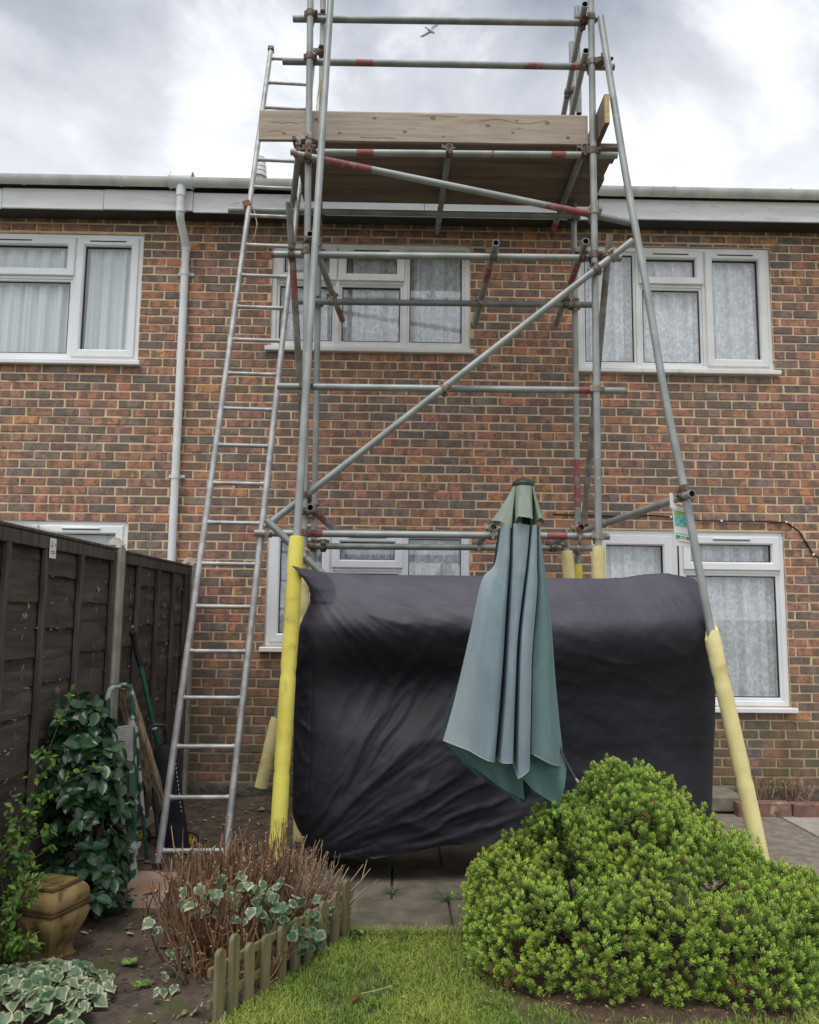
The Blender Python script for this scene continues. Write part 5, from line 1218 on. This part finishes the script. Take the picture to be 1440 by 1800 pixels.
ivy_at((-.46, -3.22, .20), (.05, .06, .05), 34, fr_, vs=(1, 3, 4, 3)); ivy_at((-.38, -3.14, .13), (.045, .05, .05), 34, fr_, vs=(1, 3, 4)); ivy_at((-.50, -3.28, .29), (.06, .05, .035), 30, (.2, -.6, .8), vs=(0, 1, 2)); ivy_at((-.335, -3.04, .08), (.03, .04, .03), 12, fr_, vs=(1, 3, 4))
ivy_at((-.62, -3.22, .335), (.075, .05, .03), 34, (0, -.6, .8), vs=(0, 2, 5, 1)); ivy_at((-.78, -3.26, .30), (.06, .05, .03), 22, (0, -.6, .8), vs=(0, 2, 5)); ivy_at((-.88, -3.36, .16), (.05, .04, .06), 14, (0, -.6, .8), vs=(0, 5, 2))
ivy_at((-.84, -3.50, .05), (.06, .06, .03), 9, (0, -.3, 1), (.04, .05), vs=(5, 0)); ivy_at((-.30, -2.98, .19), (.015, .02, .02), 4, fr_, (.05, .06), vs=(2, 0)); ivy_at((-.68, -3.62, .03), (.05, .05, .015), 7, (0, -.3, 1), vs=(5, 2))
for a, b in (((-.5, -3.1, 0), (-.45, -3.25, .27)), ((-.42, -3.1, 0), (-.62, -3.2, .33)), ((-.6, -3.2, .3), (-.86, -3.34, .2)), ((-.45, -3.1, 0), (-.33, -3.08, .2)), ((-.86, -3.34, .2), (-.84, -3.5, .04))): g.tube(stem_pts(a, b, (.02, -.02, .02)), .003, 5)
g.build('vine', 'bark', ivy2, smooth=60); foliage(ivy2, lv, iv, 'leaf', 260)
# cut back brown twigs
random.seed(55)
def twiggy(root, ctr, rx, ry, n, h, cols, spread, curl, r0=.0041, forks=2):
    g = G()
    for k in range(n):
        a = random.uniform(0, 6.283); rr = math.sqrt(random.random()); x, y = ctr[0]+rx*rr*math.cos(a), ctr[1]+ry*rr*math.sin(a); hh = random.uniform(*h)*(1-.25*rr*rr)
        lean = Vector((math.cos(a)*rr*spread+random.gauss(0, .09), math.sin(a)*rr*spread+random.gauss(0, .09), 1)); p = Vector((x, y, -.01)); c = random.choice(cols); s = random.uniform(.75, 1.25); c = tuple(v*s for v in c)
        P = [p]; m_ = 6; w_ = Vector((random.gauss(0, curl), random.gauss(0, curl), 0)); 
        for i in range(m_):
            w_ = w_*.6+Vector((random.gauss(0, curl), random.gauss(0, curl), 0)); P.append(P[-1]+(lean+w_).normalized()*hh/m_)
        r = r0*random.uniform(.7, 1.4); g.tube(P, [r*(1-.45*i/m_) for i in range(m_+1)], 5, col=c)
        for f in range(random.randint(0, forks)):
            i = random.randint(2, m_-1); q2 = P[i]; d = (lean.normalized()*.8+rv(.45)).normalized(); l = hh*random.uniform(.18, .42); Q = [q2, q2+d*l*.5+rv(.008), q2+(d+Vector((0, 0, .3))).normalized()*l+rv(.01)]
            g.tube(Q, [r*.65, r*.55, r*.4], 4, col=c)
            if random.random() < .25: e_ = Q[-1]; g.tube([e_, e_+d*.004], r*.8, 4, col=(.55, .46, .36))
        if random.random() < .2: g.tube([P[-1], P[-1]+lean.normalized()*.005], r*.8, 4, col=(.55, .46, .36))
    kind(g.build('twigs', 'twig', root, smooth=60), 'stuff')
tw1 = thing('cut_back_shrub', 'clump of bare reddish brown upright twigs cut back beside the ladder foot', 'shrub', (-.80, -2.98, 0))
RED = [(.25, .125, .06), (.19, .09, .045), (.31, .18, .095), (.13, .068, .038), (.36, .24, .14)]
twiggy(tw1, (-.80, -3.02), .17, .30, 215, (.34, .53), RED, .32, .13)
twiggy(tw1, (-.60, -2.85), .14, .2, 125, (.36, .56), RED, .25, .12)
twiggy(tw1, (-.66, -3.3), .18, .16, 120, (.2, .34), RED, .4, .16)
tw2 = thing('dry_twig_tuft', 'dense pale dry twig tuft spilling over the end of the picket fence', 'shrub', (-.42, -2.80, 0))
PALE = [(.42, .31, .21), (.48, .37, .26), (.33, .23, .16), (.26, .17, .12)]
twiggy(tw2, (-.45, -2.80), .08, .12, 230, (.26, .42), PALE, .6, .2, .003, 3)
twiggy(tw2, (-.40, -2.78), .06, .08, 40, (.3, .46), PALE, 1.5, .16, .003, 1)
# right bed dead stems
for (x, lab) in ((2.86, 'clump of cut dry stems against the wall right behind the foam wrapped pole'), (3.16, 'clump of cut dry stems by the wall at the right edge')):
    t_ = thing('dead_plant', lab, 'dead plant', (x, -.24, .03), 'cut dry stems in the wall bed'); twiggy(t_, (x, -.24), .07, .05, 46, (.16, .30), RED+PALE, .4, .2, .0045, 2)

# evergreen hebe bush on the lawn
random.seed(66)
bush = thing('hebe_bush', 'large rounded bright green small leaved bush on the lawn', 'bush', (1.15, -2.95, 0))
EL = [((1.22, -2.98, .06), (.52, .40, .47)), ((.60, -2.93, .08), (.235, .34, .36)), ((.84, -2.84, .08), (.28, .40, .54)), ((1.15, -2.78, .10), (.33, .50, .69)), ((.97, -2.78, .08), (.24, .45, .50)), ((1.42, -2.86, .06), (.36, .48, .50)), ((1.66, -2.95, .05), (.32, .44, .33)), ((1.86, -2.93, .05), (.18, .34, .28)),
      ((.62, -3.17, .10), (.26, .26, .27)), ((.86, -3.28, .06), (.25, .26, .27)), ((1.15, -3.24, .08), (.34, .30, .36)), ((1.45, -3.28, .06), (.30, .28, .30)), ((1.66, -3.1, .05), (.24, .30, .31)), ((.50, -3.0, .2), (.14, .2, .22))]
def inside(p, skip, k=.96):
    for i, (c, r) in enumerate(EL):
        if i != skip and sum(((p[j]-c[j])/(r[j]*k))**2 for j in range(3)) < 1: return True
    return False
LF = []
def sprig(g, p, ax, size, c_tip, c_old):
    u = ax.orthogonal().normalized(); v = ax.cross(u)
    for w_ in range(4):
        h = (w_-2.2)*.33*size; sp_ = (1.05, 1.0, .85, .5)[w_]
        for j in range(4):
            th = j*1.5708+w_*.785+random.uniform(-.25, .25); rd = u*math.cos(th)+v*math.sin(th); d = (rd*sp_+ax*(.35+.28*w_)).normalized(); l = size*random.uniform(.8, 1.12)*(1, 1, .95, .7)[w_]
            b = p+ax*h; s_ = d.cross(ax).normalized() if d.cross(ax).length > .01 else u; wd = l*.19; m_ = b+d*l*.55; nn_ = s_.cross(d)*(-1)
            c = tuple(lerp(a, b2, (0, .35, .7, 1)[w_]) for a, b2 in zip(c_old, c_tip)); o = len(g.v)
            g.v += [tuple(b), tuple(m_-s_*wd+nn_*l*.05), tuple(b+d*l-nn_*l*.12), tuple(m_+s_*wd+nn_*l*.05)]; g.f.append((o, o+1, o+2, o+3)); g.m.append(0); g.c += [c]*4
gb = G(); cnt = 0
for layer, (kk, dens) in enumerate(((1.0, 2600), (.90, 1150), (.78, 400))):
    for i, (c, r) in enumerate(EL):
        area = ((r[0]*r[1])**1.6+(r[0]*r[2])**1.6+(r[1]*r[2])**1.6)**(1/1.6)
        for _ in range(int(dens*area*2.6)):
            z = random.uniform(-.35, 1); a = random.uniform(0, 6.2832); s = math.sqrt(max(0, 1-z*z)); n = Vector((s*math.cos(a)/r[0], s*math.sin(a)/r[1], z/r[2])).normalized()
            p = Vector((c[0]+r[0]*kk*s*math.cos(a), c[1]+r[1]*kk*s*math.sin(a), c[2]+r[2]*kk*z))
            if p.z < .03: continue
            if inside(p, i, .97*kk): continue
            if n.y > .55 and layer: continue
            clump = nz(p.x*7, p.y*7, p.z*7)+.7*nz(p.x*15, p.y*15, p.z*15+7)
            if clump < -.50: continue
            if abs(p.x-.772) < .022 and p.y < -2.86 and p.z > .24 and p.z < .56: continue
            p = p+n*(.058*clump+.012*random.gauss(0, 1))
            ax = (n*.75+Vector((0, 0, .65))+rv(.22)).normalized(); y_ = nz(p.x*4, p.y*4, p.z*4+3); sh = random.uniform(.8, 1.2)
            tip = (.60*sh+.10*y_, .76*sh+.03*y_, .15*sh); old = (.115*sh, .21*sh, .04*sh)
            q3 = random.random()
            if q3 < .05: tip = (.36, .36, .08)
            elif q3 < .07: tip = (.30, .19, .08); old = (.2, .12, .06)
            if q3 > .93: p = p+n*.025; ax = (ax+Vector((0, 0, .5))).normalized()
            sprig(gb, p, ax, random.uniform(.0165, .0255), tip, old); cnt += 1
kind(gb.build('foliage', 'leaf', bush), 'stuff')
g = G()
for k in range(90):
    c, r = random.choice(EL); d = Vector((random.gauss(0, 1), random.gauss(0, 1), abs(random.gauss(0, 1)))).normalized(); b = Vector((c[0]+d.x*r[0]*.9, c[1]+d.y*r[1]*.9, max(.05, c[2]+d.z*r[2]*.9)))
    g.tube(stem_pts((lerp(1.15, c[0], .55), lerp(-2.9, c[1], .45), 0), b, rv(.03), 5), [.011, .009, .007, .006, .005, .003], 5)
g.build('branch', 'bark', bush, smooth=60)
print('sprigs', cnt)

# ------------------------------------------------------------------ grass, litter, weeds
rs = np.random.RandomState(4)
def grass(n, reg, name, lab, hmul=1.0):
    x = rs.uniform(reg[0], reg[1], n); y = rs.uniform(reg[2], reg[3], n)
    edge = np.where(y > -2.85, -.20, -.20+(y+2.85)*.52)
    keep = (x > edge-.015*rs.rand(n))
    e_ = ((x-1.06)/.72)**2+((y+3.14)/.62)**2; e_ = e_+.35*np.array([nz(a*5, b*5, 9)+.5*nz(a*17, b*17, 4) for a, b in zip(x, y)]); keep &= (rs.rand(n) < np.clip((e_-.72)*1.9, 0, 1))
    x, y = x[keep], y[keep]
    pn_ = np.array([nz(a*3.1, b*3.1, 1) for a, b in zip(x, y)]); pm = np.array([nz(a*9, b*9, 2) for a, b in zip(x, y)])
    bald = (pm+pn_*.6 < -.42) & (rs.rand(len(x)) < .75); x, y, pn_, pm = x[~bald], y[~bald], pn_[~bald], pm[~bald]; n = len(x)
    h = (.021+.016*rs.rand(n)+.010*np.clip(pn_, -1, 1)+.02*(y > -2.86)*rs.rand(n))*hmul; a = rs.rand(n)*6.283; ln = h*rs.uniform(.2, 1.3, n); wd = rs.uniform(.0011, .0019, n)
    dx, dy = np.cos(a), np.sin(a); ta = a+rs.uniform(.8, 2.3, n); sx, sy = np.cos(ta)*wd, np.sin(ta)*wd; z0 = np.full(n, -.004)
    V = np.stack([np.stack([x-sx, y-sy, z0], 1), np.stack([x+sx, y+sy, z0], 1), np.stack([x+dx*ln*.35+sx*.8, y+dy*ln*.35+sy*.8, h*.62], 1), np.stack([x+dx*ln*.35-sx*.8, y+dy*ln*.35-sy*.8, h*.62], 1), np.stack([x+dx*ln, y+dy*ln, h*rs.uniform(.7, 1.0, n)], 1)], 1).reshape(-1, 3)
    i = np.arange(n)*5; me = bpy.data.meshes.new(name)
    fs = [(k, k+1, k+2, k+3) for k in i.tolist()]+[(k+3, k+2, k+4) for k in i.tolist()]
    me.from_pydata(V.tolist(), [], fs); me.materials.append(MT['grass'])
    u = rs.rand(n); t = np.clip(.5+pn_*.9+pm*.3, 0, 1)[:, None]
    col = (1-t)*np.array([.20, .325, .06])+t*np.array([.37, .44, .095]); col *= rs.uniform(.75, 1.25, (n, 1)); col[u < .07] = np.array([.34, .29, .12]); col[(y > -2.9) & (u > .4)] *= .8
    cc = np.ones((n, 5, 4), np.float32); cc[:, :, :3] = col[:, None, :]; cc[:, :2, :3] *= .8
    at = me.color_attributes.new('col', 'FLOAT_COLOR', 'POINT'); at.data.foreach_set('color', cc.ravel()); me.update()
    o = bpy.data.objects.new(name, me); C.objects.link(o); o['label'] = lab; o['category'] = 'grass'; o['kind'] = 'stuff'
grass(95000, (-.75, 2.7, -3.95, -2.785), 'grass', 'short yellowish green lawn grass in front of the paving')
def litter(n, reg, cond, name, cols, sz, lab, z0=.02, flat=.35, seed=2):
    r_ = random.Random(seed); g = G(); k = 0
    while k < n:
        x, y = r_.uniform(*reg[:2]), r_.uniform(*reg[2:])
        if not cond(x, y): continue
        k += 1; s = r_.uniform(*sz); c = r_.choice(cols); q2 = r_.uniform(.7, 1.3); a = r_.uniform(0, 6.28); zz_ = z0(x, y) if callable(z0) else z0; u = Vector((math.cos(a), math.sin(a), r_.uniform(-.3, .3))).normalized(); v = u.cross(Vector((0, 0, 1))).normalized(); n_ = u.cross(v)
        vs = []; 
        for (i, j, h) in ((-1, 0, 0), (-.4, -.55, .1), (.5, -.5, .05), (1, 0, .15), (.45, .5, .02), (-.5, .55, .12)): vs.append(Vector((x, y, zz_))+u*i*s*r_.uniform(.8, 1.2)+v*j*s*r_.uniform(.5, 1.1)*flat*2+Vector((0, 0, h*s)))
        vs.append(Vector((x, y, zz_+s*.4))); g.add(vs, [(6, i, (i+1) % 6) for i in range(6)], 0, tuple(v_*q2 for v_ in c))
    o = g.build(name, 'pebble', smooth=30); o['label'] = lab; o['category'] = 'litter'; o['kind'] = 'stuff'
soilz = lambda x, y: .004+(.035*nz(x*2.2, y*2.2)+.022*nz(x*9, y*9, 3)+.02)*max(0, min(1, (bed_edge(y)-x+.02)/.12))+.004
litter(1500, (-1.66, -.25, -3.95, -.1), lambda x, y: x < bed_edge(y)-.02, 'soil_crumbs', [(.075, .055, .04), (.11, .08, .055), (.05, .036, .028), (.19, .15, .11), (.3, .26, .21), (.15, .11, .07)], (.004, .015), 'stones crumbs and dead leaf bits over the dark soil bed', soilz)
litter(150, (-1.6, -.3, -3.9, -.3), lambda x, y: x < bed_edge(y)-.05, 'dead_leaves', [(.30, .21, .13), (.22, .14, .08), (.38, .30, .2), (.16, .10, .06)], (.014, .028), 'scattered dry brown leaves on the dark soil bed', lambda x, y: soilz(x, y)+.006, .55, 5)
litter(700, (.25, 1.8, -3.75, -2.5), lambda x, y: ((x-1.0)/.78)**2+((y+3.12)/.62)**2 < 1.05, 'leaf_litter', [(.16, .09, .05), (.09, .055, .035), (.38, .30, .12), (.24, .17, .08), (.12, .07, .04)], (.005, .013), 'fallen small leaves and brown litter under the green bush', .022, .3, 7)
litter(26, (-.2, 1.6, -3.7, -2.82), lambda x, y: x > bed_edge(y)+.05, 'lawn_flecks', [(.4, .33, .14), (.35, .27, .16)], (.007, .014), 'small pale fallen leaf flecks on the lawn', .026, .35, 9)
random.seed(77)
dl = [leaf_mesh('dead_leaf', 'dead', c, 'leaf', i) for i, c in enumerate([(.20, .09, .035), (.42, .33, .22), (.34, .27, .2)])]
for (x, y, v, s, a, lab, st_) in ((-.115, -3.475, 0, .075, 2.6, 'brown curled leaf with a long pale stalk lying on the lawn', True), (-.135, -2.87, 1, .05, .4, 'pale dry leaf on the lawn edge just below the paving', False), (-.02, -2.865, 1, .042, 1.9, 'small beige leaf at the lawn edge right of the picket fence', False), (.39, -3.55, 2, .06, 1.2, 'greyish curled leaf on the lawn left of the bush litter', False)):
    t_ = thing('fallen_leaf', lab, 'leaf', (x, y, .022), 'fallen leaves on the lawn'); o = bpy.data.objects.new('blade', dl[v]); C.objects.link(o); o.parent = t_; o.location = (0, 0, .006); o.rotation_euler = (R(12), R(18), a); o.scale = (s,)*3
    if st_: g = G(); g.tube([(x, y, .03), (x+.05, y+.012, .034), (x+.12, y+.05, .037)], .0022, 5); g.c = [(.45, .40, .16)]*len(g.v); g.build('stalk', 'twig', t_, smooth=60)
def tuft(x, y, z, n, h, lab, col=(.06, .13, .03), cat_='weed', spread=1.0):
    t_ = thing('weed', lab, cat_, (x, y, z)); g = G()
    for k in range(n):
        a = random.uniform(0, 6.28); l = h*random.uniform(.6, 1.1); d = Vector((math.cos(a)*spread, math.sin(a)*spread, random.uniform(.4, 1.1))).normalized(); s_ = Vector((-d.y, d.x, 0)).normalized()*.0035; p = Vector((x, y, z)); m_ = p+d*l*.55; e_ = p+d*l+Vector((0, 0, -.25*l)); c = tuple(v*random.uniform(.7, 1.3) for v in col)
        g.add([p-s_*.5, p+s_*.5, m_+s_, m_-s_, e_], [(0, 1, 2, 3), (3, 2, 4)], 0, c)
    g.build('blades', 'grass', t_)
tuft(.005, -2.245, 0, 14, .10, 'small grass weed growing in the paving joint nearest the picket fence')
tuft(.29, -2.32, 0, 18, .13, 'spreading grass weed in the paving joint beside the bush', spread=1.5)
tuft(-1.19, -2.72, .03, 9, .10, 'thin grassy weed by the loose pinkish slab', (.10, .16, .05), spread=.7)
tuft(-.16, -2.83, 0, 40, .07, 'dark green weed clump at the lawn corner by the picket fence', (.05, .14, .035), spread=1.1)
tuft(.14, -2.81, 0, 34, .055, 'dark green weed clump along the paving edge in the middle', (.05, .14, .035), spread=1.2)
for (x, y, n, lab) in ((-1.10, -3.22, 12, 'tiny leafy seedling on soil right of the urn'), (-.99, -3.42, 10, 'tiny leafy seedling in front of the brown twigs'), (-1.02, -2.80, 12, 'leafy seedling beside the pinkish slab')):
    t_ = thing('seedling', lab, 'seedling', (x, y, .02)); foliage(t_, [(Vector((x, y, .03)), Vector((math.cos(k*2.4), math.sin(k*2.4), .5)), Vector((0, -.2, 1)), random.uniform(.03, .05), random.randint(0, 4)) for k in range(n)], sm_, 'leaf', 20)
